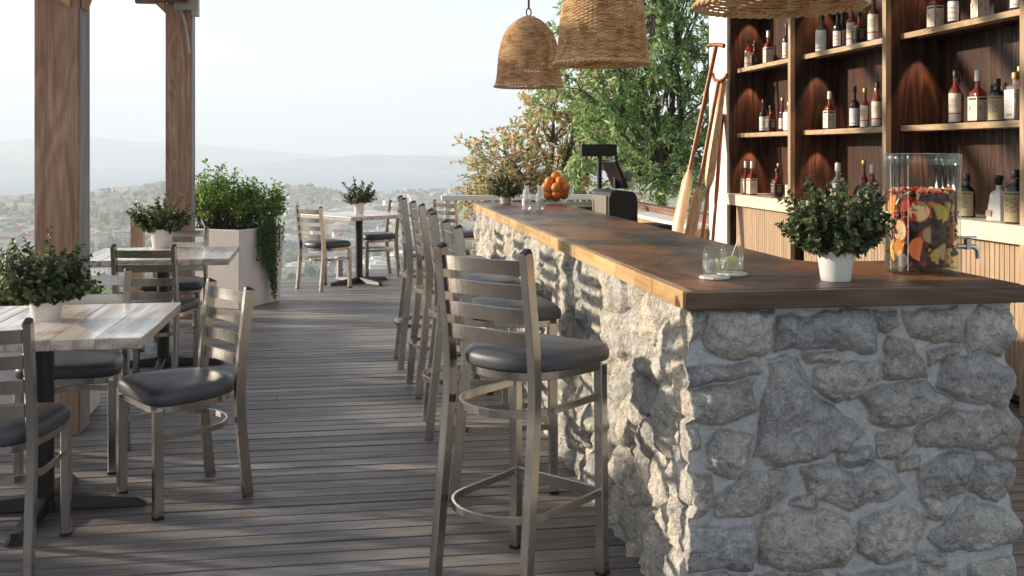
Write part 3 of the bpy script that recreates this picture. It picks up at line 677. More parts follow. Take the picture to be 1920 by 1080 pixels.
def bar():
    root = empty('bar_counter', (0, 0, 0), 0, 'long bar counter with a rough stone base and a scorched brown timber top', 'bar counter')
    root.location = (1.25, 5.3, 0); off = np.array([1.25, 5.3, 0])
    # long side -----------------------------------------------------------
    ys = [YF]; st = .0055
    while ys[-1] < 7.88: ys.append(ys[-1]+st); st = min(st*1.008, .016)
    ys = np.array(ys); zs = np.linspace(-.005, HT, 190)
    Y, Z = np.meshgrid(ys, zs, indexing='xy')
    h, ms, sid = long_disp(Y, Z)
    xs = np.linspace(0, 1, 300); T, Zf = np.meshgrid(xs, zs, indexing='xy')
    hl0 = h[:, :1]                               # profile of the long side at the corner
    Xl = XL-hl0
    # front side
    XX = XL + T*(XR-XL)
    hf, mf, sf = front_disp(XX, Zf)
    yfc = YF-hf[:, :1]
    Xf = XX - hl0*np.exp(-T*14)
    edgeR = np.clip((1-T)/.03, 0, 1)
    Xf = Xf + (1-edgeR)*(fbm(Zf*12, Zf*0+3, 81, 4)-.3)*.06
    Pf = np.stack([Xf, YF-hf, Zf], -1)
    w = np.exp(-(Y-YF)*14)
    Pl = np.stack([XL-h, Y-w*hf[:, :1], Z], -1)
    Pl[:, 0, :] = Pf[:, 0, :]
    # right return
    tr = np.linspace(0, 1, 40); Tr, Zr = np.meshgrid(tr, zs, indexing='xy')
    x0 = Pf[:, -1, 0:1]; y0 = Pf[:, -1, 1:2]
    Pr = np.stack([x0+(fbm(Tr*6, Zr*12, 91, 4)-.5)*.05*np.clip(Tr*8, 0, 1), y0+(3.40-y0)*Tr, Zr], -1)
    base = empty('stone_base', (0, 0, 0)); bpy.data.objects.remove(base)
    P1 = Pl[:, ::-1, :]
    # one mesh: long side, front, right return share their edge columns
    ALL = np.concatenate([P1, Pf[:, 1:, :], Pr[:, 1:, :]], 1) - off
    MS = np.concatenate([ms[:, ::-1], mf[:, 1:], np.ones(Tr.shape)[:, 1:]], 1)
    SI = np.concatenate([sid[:, ::-1], sf[:, 1:], np.full(Tr.shape, .3)[:, 1:]], 1)
    base = grid_obj('stone_base', ALL, M['stone'], root, {'stone': MS, 'sid': SI})
    # timber body behind the stone
    b = MB(); b.box(.99-off[0], 1.56-off[0], 2.9-off[1], 7.90-off[1], 0, .93); b.box(1.56-off[0], 1.93-off[0], 2.9-off[1], 3.40-off[1], 0, .93)
    b.box(1.56-off[0], 2.0-off[0], 7.25-off[1], 7.90-off[1], 0, .93)
    b.build('bar_body', M['walnut'], root)
    # top: L with a far return, slightly proud trims
    def prism(poly, z0, z1, name, mat, bev=.003):
        q = MB(); n = len(poly); vs = [(x-off[0], y-off[1], z0) for x, y in poly]+[(x-off[0], y-off[1], z1) for x, y in poly]
        q.add(vs, [tuple(reversed(range(n))), tuple(range(n, 2*n))]+[(i, (i+1) % n, n+(i+1) % n, n+i) for i in range(n)])
        return q.build(name, mat, root, bevel=bev)
    e = .028
    prism([(.93+e, 2.77+e), (1.985, 2.77+e), (1.985, 3.47), (1.66, 3.47), (1.60, 3.56), (1.60, 7.2), (2.02, 7.2), (2.02, 7.94), (.93+e, 7.94)], .938, .99, 'counter_top', M['counter'])
    prism([(.93, 2.77), (1.985, 2.77), (1.985, 2.77+e-.0005), (.93+e-.0005, 2.77+e-.0005)], .937, .9885, 'front_edge', M['edge_dark'], .004)
    r = random.Random(9); y = 2.80; q = MB(); k = 0
    while y < 7.94:
        ln = r.choice([.26, .13, .34, .2, .24]) if y > 3 else .3; y2 = min(y+ln, 7.94)
        q.box(.93-off[0]+(0.0 if k % 2 else .0015), .93+e-.0006-off[0], y-off[1]+.0004, y2-off[1]-.0004, .9375+(.001 if k % 2 else 0), .9888); y = y2; k += 1
    q.build('edge_blocks', M['edge_light'], root, bevel=.002)
bar()

# ================================================================== LIQUOR SHELVING
SX, DEP = 3.5, .40
DIV = [9.19, 7.77, 6.29, 4.88, 3.46]
def shelving():
    root = empty('liquor_shelf', (SX, 6.3, 0), 0, 'tall dark wood liquor shelving with oak shelf edges and cream worktop behind the bar', 'shelving')
    y0 = 6.3
    back = MB()
    yy = 3.40
    while yy < 9.18:
        back.box(DEP-.02, DEP, yy-y0+.0008, yy+.118-y0-.0008, .9, 3.0); yy += .118
    back.build('back_panel', M['walnut'], root, bevel=.002)
    MB().box(DEP+.001, DEP+.03, 3.40-y0, 9.19-y0, 0, 3.02).build('carcass', M['walnut'], root)
    for i, y in enumerate(DIV):
        d = MB().box(.012, DEP-.021, y-.021-y0, y+.021-y0, .0, 3.0).build('divider', M['walnut'], root)
        if i: MB().box(-.028, .011, y-.024-y0, y+.024-y0, .0, 3.0).build('edge_strip', M['oakZ'], d, bevel=.003)
    for (ya, yb) in zip(DIV[1:], DIV[:-1]):
        for z in (1.557, 2.162, 2.76):
            s = MB().box(.099, DEP-.022, ya+.022-y0, yb-.022-y0, z-.028, z).build('shelf', M['walnut'], root)
            MB().box(.078, .0985, ya+.0225-y0, yb-.0225-y0, z-.036, z+.001).build('edge_strip', M['oak'], s, bevel=.002)
            MB().box(.125, .145, ya+.06-y0, yb-.14-y0, z-.040, z-.0285).build('light_rail', M['oak'], s, bevel=.001)
        # carved worktop over the slatted cupboard
    MB().box(-.03, DEP-.021, 3.40-y0, 9.165-y0, .895, .997).build('worktop', M['slab'], root, bevel=.006)
    for (ya, yb) in zip(DIV[1:], DIV[:-1]):
        b = MB(); y = ya+.06
        while y < yb-.16:
            b.box(.03, .052, y-y0, y+.0395-y0, .08, .894); y += .044
        b.build('slatted_door', M['slat'], root, bevel=.003)
        MB().box(.0525, .07, ya+.024-y0, yb-.10-y0, .04, .894).build('cupboard', M['walnut'], root)
    # small warm downlights under the shelves, washing the side of every bay
    k = 0
    for y in DIV[:-1]:
        for z in (1.557, 2.162, 2.76):
            ld = bpy.data.lights.new('downlight', 'SPOT'); ld.energy = 10; ld.color = (1, .60, .38); ld.spot_size = R(56); ld.spot_blend = .5; ld.shadow_soft_size = .01
            lo = bpy.data.objects.new('downlight', ld); col.objects.link(lo); lo.parent = root
            lo.location = (.20, y-.13-y0, z-.045); lo.rotation_euler = (R(12), 0, 0)
            MB().lathe([(.022, z-.0365), (.022, z-.0285)], 16, M=Tm(.20, y-.13-y0, 0)).build('lamp_ring', M['chrome'], root, smooth=False)
shelving()

def column():
    r = empty('white_column', (3.68, 9.43, 0), 0, 'thick white square column at the end of the liquor shelving', 'column')
    MB().box(-.19, .19, -.235, .25, 0, 3.4).build('shaft', M['white_paint'], r, bevel=.006)
    MB().box(-.20, .20, -.236, .26, 0, .09).build('plinth', M['white_paint'], r, bevel=.006)
column()

def low_wall():
    r = empty('low_bench_wall', (3.45, 11.0, 0), 0, 'low brown panelled wall with white top and reddish timber ledge beside the tree', 'low wall')
    MB().box(-.13, .13, -1.27, 1.9, 0, .62).build('panel', M['oak'], r, bevel=.004)
    MB().box(-.16, .14, -1.28, 1.92, .621, .66).build('white_top', M['railwhite'], r, bevel=.004)
    MB().box(.141, .20, -1.28, 1.92, 0, .715).build('backboard', M['beam'], r, bevel=.004)
    MB().box(.12, .27, -1.28, 1.92, .716, .74).build('ledge', M['beam'], r, bevel=.004)
low_wall()

# far handrail of the terrace
def rail():
    r = empty('white_handrail', (2.1, 12.35, 0), 0, 'white painted handrail across the far end of the terrace behind the bar', 'railing')
    MB().box(-1.02, 1.05, -.05, .05, .80, .86).build('rail_board', M['railwhite'], r, bevel=.004)
    for x in (-.95, 0, .98): MB().box(x-.03, x+.03, -.03, .03, 0, .80).build('post', M['railwhite'], r)
rail()

# oars -------------------------------------------------------------------------
def shape_oar(blade_top=False, hook=False):
    """local z along the shaft from the foot 0 to the tip; blade at the foot"""
    Lh = 1.98; parts = {}
    s = MB(); pth = [(0, 0, z) for z in np.linspace(.86, Lh-.04, 14)]
    s.sweep(pth, circ(.017, 12), up=(0, 1, 0)); parts['shaft'] = s
    bl = MB(); prof = [(0, .042), (.03, .052), (.3, .057), (.8, .055), (.90, .052), (.96, .036), (1.0, .018)]
    vs = []; fs = []
    for z, w in prof:
        t = .006 if z < .7 else .012
        vs += [(-w, 0, z), (-w*.5, t, z), (0, t*1.5, z), (w*.5, t, z), (w, 0, z), (w*.5, -t, z), (0, -t*1.5, z), (-w*.5, -t, z)]
    for i in range(len(prof)-1):
        for q in range(8): fs.append((i*8+q, i*8+(q+1) % 8, i*8+8+(q+1) % 8, i*8+8+q))
    fs.append(tuple(range(8))); fs.append(tuple(reversed(range(len(vs)-8, len(vs)))))
    bl.add(vs, fs); parts['blade'] = bl
    g = MB()
    if hook: g.sweep([(.07*math.cos(t), 0, Lh+.035-.07*math.sin(t)) for t in np.linspace(.0, math.pi, 12)], circ(.016, 10), up=(0, 1, 0))
    else: g.sweep([(-.075, 0, Lh-.03), (-.03, 0, Lh-.022), (.03, 0, Lh-.022), (.075, 0, Lh-.03)], circ(.018, 10), up=(0, 1, 0))
    parts['grip'] = g
    return parts
def oar(foot, top, lab, mats, flip=False, hook=False, spin=0):
    f = Vector(foot); t = Vector(top); d = t-f; Ls = d.length
    root = empty('oar', foot, 0, lab, 'oar', 'wooden oars leaning on the white column')
    zx = d.normalized(); ax = Vector((.94, -.34, 0)); ax = (ax-zx*ax.dot(zx)).normalized(); ay = zx.cross(ax)
    Mx = Matrix((ax, ay, zx)).transposed().to_4x4() @ Matrix.Rotation(spin, 4, 'Z') @ Matrix.Scale(Ls/2.0, 4)
    if flip: Mx = Mx @ Matrix.Translation((0, 0, 2.0)) @ Matrix.Rotation(math.pi, 4, 'X')
    for k, b in shape_oar(hook=hook).items():
        b.v = [tuple(Mx @ Vector(p)) for p in b.v]
        b.build(k, mats[0] if k != 'blade' else mats[1], root, smooth=True, autosmooth=50)
oar((2.83, 9.10, .02), (3.39, 9.17, 2.44), 'leftmost wooden oar with a T grip, leaning by the white column', [M['paddle_red'], M['paddle']], spin=-.65)
oar((2.95, 9.00, .02), (3.43, 9.22, 2.11), 'second oar from the left with a curved hook grip and a broad blade down', [M['paddle_red'], M['paddle']], hook=True, spin=-.5)
oar((3.087, 8.95, .02), (3.455, 9.24, 2.06), 'upside down oar with its blade up against the white column', [M['paddle_red'], M['paddle']], flip=True, spin=-.6)
oar((3.20, 8.90, .02), (3.47, 9.25, 1.75), 'rightmost thin reddish oar lying against the white column', [M['paddle_red'], M['paddle_red']], flip=True, spin=1.2)

# ================================================================== BOTTLES
def lab_patch(r0, z0, z1, th0, th1, n=10, flat=None):
    """curved label with UVs"""
    vs = []; uv = []; fs = []
    for i in range(n+1):
        t = i/n; a = th0+(th1-th0)*t
        for z in (z0, z1): vs.append((r0*math.cos(a), r0*math.sin(a), z)); uv.append((t, 0 if z == z0 else 1))
    for i in range(n): fs.append((i*2, i*2+2, i*2+3, i*2+1))
    return vs, fs, uv
def mesh_uv(name, vs, fs, uv, mat):
    me = bpy.data.meshes.new(name); me.from_pydata(vs, [], fs); me.materials.append(mat)
    u = me.uv_layers.new(name='UVMap')
    for l in me.loops: u.data[l.index].uv = uv[l.vertex_index]
    me.polygons.foreach_set('use_smooth', [True]*len(fs)); return me
BOT = {}
def bottle_proto(kind):
    """returns list of (part name, mesh)"""
    if kind in BOT: return BOT[kind]
    K = {  # r, body h, shoulder h, neck r, total h, liquid, label mat, cap mat, label span, cap h
        'whisky': (.040, .165, .205, .0145, .295, 'l_amber', 'lab_emblem', 'cap_white', (.012, .145), .062),
        'whisky_red': (.037, .15, .195, .0135, .29, 'l_red', 'lab_emblem', 'cap_white', (.012, .135), .06),
        'dark': (.034, .17, .215, .012, .285, 'l_dark', 'lab_text', 'black_cap', (.02, .135), .03),
        'dark_tall': (.036, .185, .225, .0125, .315, 'l_dark', 'lab_white', 'black_cap', (.02, .15), .045),
        'band': (.035, .18, .225, .0125, .30, 'l_amber', 'lab_band', 'black_cap', (.008, .17), .04),
        'slim_red': (.030, .165, .215, .011, .30, 'l_red', 'lab_text', 'cap_gold', (.03, .12), .03),
        'amber_slim': (.031, .165, .21, .012, .285, 'l_amber', 'lab_band', 'cap_gold', (.008, .16), .03),
        'flask': (.040, .125, .150, .0135, .215, 'l_amber', 'lab_black', 'black_cap', (.015, .11), .028),
        'blackgold': (.045, .15, .18, .017, .235, 'l_black', 'lab_gold', 'black_cap', (.008, .14), .04),
        'green': (.043, .17, .215, .015, .26, 'l_green', 'lab_white', 'black_cap', (.01, .155), .03),
        'clear': (.041, .175, .19, .016, .25, 'l_clear', 'lab_white', 'cap_gold', (.01, .16), .035),
        'clear_wood': (.038, .135, .16, .015, .245, 'l_clear', 'lab_gold', 'cap_white', (.01, .1), .05),
    }[kind]
    r, hb, hs, rn, H, liq, lab, cap, (l0, l1), ch = K
    square = kind in ('flask', 'clear', 'clear_wood', 'whisky', 'whisky_red')
    seg = 24; parts = []
    prof = [(r*.9, 0), (r, .004), (r, hb)]
    for i in range(1, 7):
        t = i/6; prof.append((rn+(r-rn)*(.5+.5*math.cos(math.pi*t))*(1-.15*t*(1-t)), hb+(hs-hb)*t))
    prof += [(rn, H-ch-.001)]
    b = MB(); vs = []; 
    b.lathe(prof, seg)
    if square:   # superellipse body
        nv = []
        for (x, y, z) in b.v:
            a = math.atan2(y, x); rr = math.hypot(x, y); f = min(1, max(0, (rr-rn)/(r-rn)))
            k = 1/((abs(math.cos(a))**5+abs(math.sin(a))**5)**(1/5)); k = 1+(k-1)*f*.9; nv.append((x*k*.88, y*k, z))
        b.v = nv
    tmp = b.build('glass', M[liq], smooth=True, autosmooth=60); parts.append(('glass', tmp.data)); bpy.data.objects.remove(tmp)
    # bottles face -X: front label and a side wrap
    if square:
        w = r*.93; x = -r*.885-.0012
        vs = [(x, w, l0), (x, -w, l0), (x, -w, l1), (x, w, l1)]
        # two faces of the paper: front and the side turned to the bar
        vs2 = [(-r*.8, -r-.0012, l0), (r*.72, -r-.0012, l0), (r*.72, -r-.0012, l1), (-r*.8, -r-.0012, l1)]
        me = mesh_uv('label', vs+vs2, [(0, 1, 2, 3), (4, 5, 6, 7)], [(0, 0), (1, 0), (1, 1), (0, 1)]*2, M[lab])
    else:
        vs, fs, uv = lab_patch(r+.0012, l0, l1, R(125), R(285), 16)
        me = mesh_uv('label', vs, fs, uv, M[lab])
    parts.append(('label', me))
    c = MB().lathe([(rn+.002, H-ch), (rn+.003, H-ch+.004), (rn+.002, H-.003), (rn, H)], 16)
    tmp = c.build('cap', M[cap], smooth=True, autosmooth=50); parts.append(('cap', tmp.data)); bpy.data.objects.remove(tmp)
    BOT[kind] = parts; return parts
def bottle(kind, x, y, z, lab, sc=1.0, rz=0):
    root = empty('bottle', (x, y, z+.0005), rz, lab, 'bottle', 'liquor bottles on the bar shelves'); root.scale = (sc, sc, sc)
    for nme, me in bottle_proto(kind):
        o = bpy.data.objects.new(nme, me); col.objects.link(o); o.parent = root
SH = {'top': (2.163, 'upper shelf'), 'mid': (1.558, 'middle shelf'), 'low': (.997, 'cream worktop')}
WHERE = {1: 'left bay', 2: 'middle bay', 3: 'right bay'}
LST = [ # shelf, bay, y, x, kind, look, scale
 ('top',1,9.07,3.62,'band','slim bottle with cream and red banded label, leftmost',.95),
 ('top',1,8.93,3.66,'dark','small dark bottle second from the left',.9),
 ('top',1,8.80,3.60,'flask','short amber flask with black label, third from the left',1.0),
 ('top',1,8.49,3.60,'whisky','lone white capped whisky bottle at the centre',1.0),
 ('top',1,8.13,3.61,'dark_tall','slim dark bottle with white label near the right end',1.0),
 ('top',1,8.00,3.62,'whisky','half hidden cream labelled bottle against the right divider',.97),
 ('top',2,7.46,3.60,'green','olive glass bottle with pale label, leftmost',1.12),
 ('top',2,7.24,3.66,'dark_tall','dark bottle with long black neck, third from the left',1.0),
 ('top',2,7.16,3.58,'dark','dark bottle with red print on its label, second from left',.98),
 ('top',2,7.02,3.62,'band','tall bottle with black cap beside the short flask',1.06),
 ('top',2,6.87,3.60,'flask','short square flask with black label',1.1),
 ('top',2,6.63,3.58,'band','tall banded label bottle with black neck near the right divider',1.1),
 ('top',2,6.53,3.66,'slim_red','reddish bottle against the right divider',1.0),
 ('top',3,5.90,3.60,'whisky','square whisky bottle with red emblem, leftmost',1.0),
 ('top',3,5.70,3.60,'dark','dark bottle with red lettered white label, second from the left',1.05),
 ('top',3,5.60,3.68,'slim_red','tall red bottle standing behind its neighbours',1.0),
 ('top',3,5.44,3.60,'whisky','square whisky bottle with red emblem at the centre',1.0),
 ('top',3,5.11,3.60,'dark','red lettered white label bottle at the right edge of photo',1.0),
 ('mid',1,8.60,3.60,'dark_tall','dark bottle with white label, leftmost',.95),
 ('mid',1,8.44,3.60,'flask','amber flask with black label, second from the left',1.1),
 ('mid',1,8.33,3.66,'slim_red','dark red slim bottle behind the flask',1.0),
 ('mid',1,8.06,3.60,'clear','clear square bottle with white label against the right divider',1.0),
 ('mid',2,7.33,3.60,'whisky','white capped amber whisky bottle standing alone at left',1.0),
 ('mid',2,6.94,3.60,'dark_tall','slim dark bottle with white label at the centre',.98),
 ('mid',2,6.79,3.60,'amber_slim','slim amber bottle with banded label, left one of the pair',1.0),
 ('mid',2,6.70,3.64,'amber_slim','slim amber bottle with banded label, right one of the pair',1.0),
 ('mid',2,6.58,3.58,'band','banded label bottle with black cap against the right divider',1.05),
 ('mid',3,5.74,3.65,'dark','dark bottle with red lettered label and gold neck, leftmost',1.02),
 ('mid',3,5.64,3.57,'band','banded label bottle with black cap, second from the left',1.07),
 ('mid',3,5.465,3.60,'whisky','large white capped whisky bottle with red emblem',1.05),
 ('mid',3,5.285,3.60,'blackgold','squat black bottle with gold label and black stopper',1.05),
 ('mid',3,5.17,3.66,'slim_red','slim red bottle behind the squat black one',1.03),
 ('mid',3,5.095,3.58,'clear','clear square white labelled bottle at the right edge of photo',1.07),
 ('low',1,8.95,3.58,'whisky_red','red whisky bottle with white cap, left one of the pair',1.05),
 ('low',1,8.80,3.58,'whisky','orange whisky bottle with white cap, right one of the pair',1.03),
 ('low',1,8.36,3.64,'slim_red','slim red bottle with pale label behind the flask',.97),
 ('low',1,8.25,3.58,'flask','amber flask with black label near the divider',1.15),
 ('low',1,8.06,3.60,'dark','dark bottle with pale label against the divider',.85),
 ('low',2,7.31,3.66,'dark_tall','tall black bottle half hidden by the plant',1.0),
 ('low',2,7.15,3.58,'clear_wood','clear square bottle with wide pale stopper above the plant',1.25),
 ('low',2,6.76,3.58,'slim_red','bright red bottle, left one of two beside the jar',1.1),
 ('low',2,6.64,3.58,'whisky','white capped amber bottle, right one of two beside the jar',1.02),
 ('low',3,5.60,3.62,'blackgold','dark squat bottle half hidden behind the glass jar',1.1),
 ('low',3,5.06,3.56,'blackgold','black and gold bottle cut by the right edge of photo',1.25),
]
for sh, bay, y, x, kind, look, sc in LST:
    zz, nm = SH[sh]
    if sh != 'low':
        k_ = {1: (7.77, 9.19), 2: (6.29, 7.77), 3: (4.88, 6.29)}[bay]; x += .05; y = min(max(y*1.013, k_[0]+.066), k_[1]-.066)
    bottle(kind, x, y, zz, f"{look}, {WHERE[bay]} {nm}", sc, rng.uniform(-.12, .12))
# faceted clear decanter
def decanter():
    root = empty('decanter', (3.62, 5.295, .9975), R(-12), 'big clear faceted decanter with black stopper on the cream worktop', 'decanter')
    b = MB(); v = []; n = 8
    prof = [(.082, 0), (.086, .008), (.060, .150), (.045, .165), (.018, .175), (.018, .20)]
    for r, z in prof:
        for k in range(n):
            a = 2*math.pi*(k+.5)/n; v.append((r*math.cos(a)*.7, r*math.sin(a), z))
    f = [(i*n+k, i*n+(k+1) % n, i*n+n+(k+1) % n, i*n+n+k) for i in range(len(prof)-1) for k in range(n)]+[tuple(reversed(range(n))), tuple(range(len(v)-n, len(v)))]
    b.add(v, f); b.build('glass', M['decanter'], root, bevel=.002)
    MB().lathe([(.017, .2005), (.021, .206), (.021, .225), (.026, .231), (.026, .25), (.02, .256)], 20).build('stopper', M['black_cap'], root, smooth=True, autosmooth=40)
    me = mesh_uv('label', [(-.0605, .035, .025), (-.0605, -.035, .025), (-.0555, -.033, .06), (-.0555, .033, .06)], [(0, 1, 2, 3)], [(0, 0), (1, 0), (1, 1), (0, 1)], M['lab_gold'])
    o = bpy.data.objects.new('label', me); col.objects.link(o); o.parent = root
decanter()
root = empty('shot_glass', (3.60, 5.17, .9975), 0, 'small tall clear glass beside the faceted decanter on the worktop', 'glass')
MB().lathe([(.02, 0), (.024, .004), (.026, .10)], 20, cap=(True, False)).build('bowl', M['glass'], root, smooth=True)

# ================================================================== POTTED PLANTS
def add_leaf(V, F, p, d, n, l, w):
    """pointed oval leaf: 6 verts folded along its rib"""
    d = d.normalized(); s = d.cross(n)
    if s.length < 1e-3: s = d.cross(Vector((1, 0, 0)))
    s.normalize(); n2 = s.cross(d)
    b = len(V); m1 = p+d*l*.33; m2 = p+d*l*.7
    V += [p, m1+s*w*.5+n2*w*.15, m2+s*w*.38+n2*w*.12, p+d*l-n2*l*.08, m2-s*w*.38+n2*w*.12, m1-s*w*.5+n2*w*.15]
    F += [(b, b+1, b+2, b+3), (b, b+3, b+4, b+5)]
def rv(r): 
    while True:
        v = Vector((r.uniform(-1, 1), r.uniform(-1, 1), r.uniform(-1, 1)))
        if .05 < v.length < 1: return v.normalized()
def foliage_mesh(name, V, F, mat, R_, extra=None):
    me = bpy.data.meshes.new(name); me.from_pydata([tuple(v) for v in V], [], F); me.materials.append(mat)
    vals = np.repeat(np.array([R_.random() for _ in range(len(F)//2+1)]), 2)[:len(F)]
    at = me.attributes.new('rnd', 'FLOAT', 'FACE'); at.data.foreach_set('value', vals)
    return me
def potplant(seed, rad, h, nst=80, leaf=.02, spread=1.0, wig=.3, dens=.011):
    r = random.Random(seed); V = []; F = []; st = MB()
    for i in range(nst):
        a = r.uniform(0, 6.283); q = math.sqrt(r.random())
        base = Vector((rad*.5*q*math.cos(a), rad*.5*q*math.sin(a), -.01))
        out = Vector((math.cos(a), math.sin(a), 0))
        L_ = h*(.5+.55*r.random())*(1.14-.5*q); tilt = q*1.45*spread+r.uniform(-.15, .2)
        p = base.copy(); d = (Vector((0, 0, 1))*math.cos(tilt)+out*math.sin(tilt)).normalized(); n = max(5, int(L_/dens)); path = [p.copy()]
        for k in range(n):
            d = (d + rv(r)*wig*.16 + Vector((0, 0, .035 if tilt > .6 else 0)) + out*.012).normalized(); p = p + d*(L_/n); path.append(p.copy())
            if k > n*.18:
                for s_ in (0, 1):
                    sd = (rv(r)+d*.35); sd = (sd - d*sd.dot(d)*.6).normalized()
                    ll = leaf*(.65+.6*r.random())*(1-.25*k/n)
                    add_leaf(V, F, p, (sd+Vector((0, 0, .15))).normalized(), d if r.random() < .6 else rv(r), ll, ll*.82)
        if i % 2 == 0: st.sweep(path[::3]+[path[-1]], circ(.0016, 5), up=(.3, 1, .1))
    return V, F, st
PLANT = {}
def plant(loc, key, pr, ph, fr, fh, lab, seed, nst=80, leaf=.02, spread=1, rz=0):
    root = empty('potted_plant', loc, rz, lab, 'potted plant', 'leafy plants in white pots')
    MB().lathe([(pr*.74, 0), (pr*.76, .003), (pr*.93, ph*.80), (pr*1.0, ph*.805), (pr*1.02, ph*.985), (pr*1.0, ph), (pr*.93, ph), (pr*.9, ph*.9)], 40, cap=(True, False)).build('pot', M['white_pot'], root, smooth=True, autosmooth=35)
    MB().lathe([(pr*.905, ph*.86), (pr*.905, ph*.9)], 24).build('soil', M['soil'], root)
    V, F, st = potplant(seed, pr, fh, nst, leaf, spread)
    V = [v+Vector((0, 0, ph*.9)) for v in V]
    me = foliage_mesh('foliage', V, F, M['leaf_pot'], random.Random(seed)); o = bpy.data.objects.new('foliage', me); col.objects.link(o); o.parent = root
    st.v = [(x, y, z+ph*.9) for x, y, z in st.v]; st.build('stems', M['bark'], root)
plant((1.472, 2.955, .9905), 'a', .0585, .094, .145, .262, 'full green plant in a white pot beside the glass jar', 3, 250, .0235, .76)
plant((-1.172, 4.22, .7305), 'b', .068, .098, .16, .25, 'dark green plant in a white pot on the nearest whitewashed table', 8, 190, .027, 1.0)
plant((-1.28, 7.30, .7305), 'c', .080, .13, .16, .30, 'dark green plant in a white pot on the middle table', 15, 70, .032, 1.0)
plant((.085, 11.05, .7305), 'd', .062, .13, .16, .28, 'small plant in a white pot on the farthest table', 22, 55, .034, 1.0)
plant((1.17, 7.76, .9905), 'e', .052, .075, .12, .20, 'small plant in a white pot at the far end of the bar top', 29, 60, .026, 1.0)

# ================================================================== THINGS ON THE BAR
def tumbler(loc, lab, lemon_lab, straw, li):
    root = empty('drinking_glass', loc, 0, lab, 'glass')
    MB().lathe([(.026, .0), (.031, .002), (.0375, .022), (.0385, .040), (.035, .066), (.0285, .088), (.0275, .088), (.034, .066), (.0372, .040), (.036, .022), (.028, .010), (.0, .008)], 40, cap=(True, False)).build('bowl', M['glass'], root, smooth=True)
    MB().lathe([(.028, .0105), (.0355, .022), (.0366, .040), (.036, .047), (.0, .0472)], 32, cap=(True, False)).build('drink', M['water'], root, smooth=True, autosmooth=40)
    le = empty('lemon_slice', (loc[0]+li[0], loc[1]+li[1], loc[2]+.033), 0, lemon_lab, 'lemon slice')
    le.rotation_euler = (R(74), R(18), li[2])
    MB().lathe([(.0205, -.0025), (.0215, 0), (.0205, .0025)], 28).build('rind', M['lemon'], le, smooth=True, autosmooth=40)
    f = MB(); 
    for k in range(8):
        a0 = k*math.pi/4+.06; a1 = (k+1)*math.pi/4-.06
        f.add([(.0025*math.cos((a0+a1)/2), .0025*math.sin((a0+a1)/2), .0032)]+[(.018*math.cos(a0+(a1-a0)*t), .018*math.sin(a0+(a1-a0)*t), .0032) for t in np.linspace(0, 1, 5)], [(0, 1, 2, 3, 4, 5)])
        f.add([(.0025*math.cos((a0+a1)/2), .0025*math.sin((a0+a1)/2), -.0032)]+[(.018*math.cos(a0+(a1-a0)*t), .018*math.sin(a0+(a1-a0)*t), -.0032) for t in np.linspace(0, 1, 5)], [(5, 4, 3, 2, 1, 0)])
    f.build('flesh', plain('lemon_flesh', (.86,.72,.20), .3), le)
def coaster(loc, lab):
    o = MB().lathe([(.046, 0), (.049, .002), (.049, .007), (.047, .0085)], 10, M=Tm(0, 0, 0)).build('coaster', M['coast'], smooth=False, bevel=.0015); o.location = loc; o.rotation_euler = (0, 0, rng.random()); tag(o, lab, 'coaster', 'pale stone coasters')
M['coast'] = plain('pale_marble', (.62,.60,.56), .4, var=.12, vscale=40)
coaster((1.120, 3.055, .9905), 'pale stone coaster under the left glass on the bar')
coaster((1.205, 3.125, .9905), 'pale stone coaster under the right glass on the bar')
tumbler((1.120, 3.058, 1.0), 'left rounded glass of clear drink on the bar', 'green edged lemon slice in the left glass', None, (.012, -.004, R(70)))
tumbler((1.205, 3.130, 1.0), 'right rounded glass with a big lemon slice and a stirrer on the bar', 'big yellow lemon slice in the right glass', None, (-.004, -.010, R(-10)))
s = MB().sweep([(-.012, 0, .02), (.022, -.006, .115)], circ(.0016, 8), up=(0, 1, 0)).build('drink_stirrer', M['cap_white']); s.location = (1.205, 3.130, 1.0); tag(s, 'thin pale stirrer leaning out of the right glass', 'stirrer', 'drink stirrers')
s = MB().sweep([(.005, .004, .02), (.0, .008, .098)], circ(.0013, 8), up=(0, 1, 0)).build('drink_stirrer', M['glass']); s.location = (1.120, 3.058, 1.0); tag(s, 'short clear stirrer standing in the left glass', 'stirrer', 'drink stirrers')

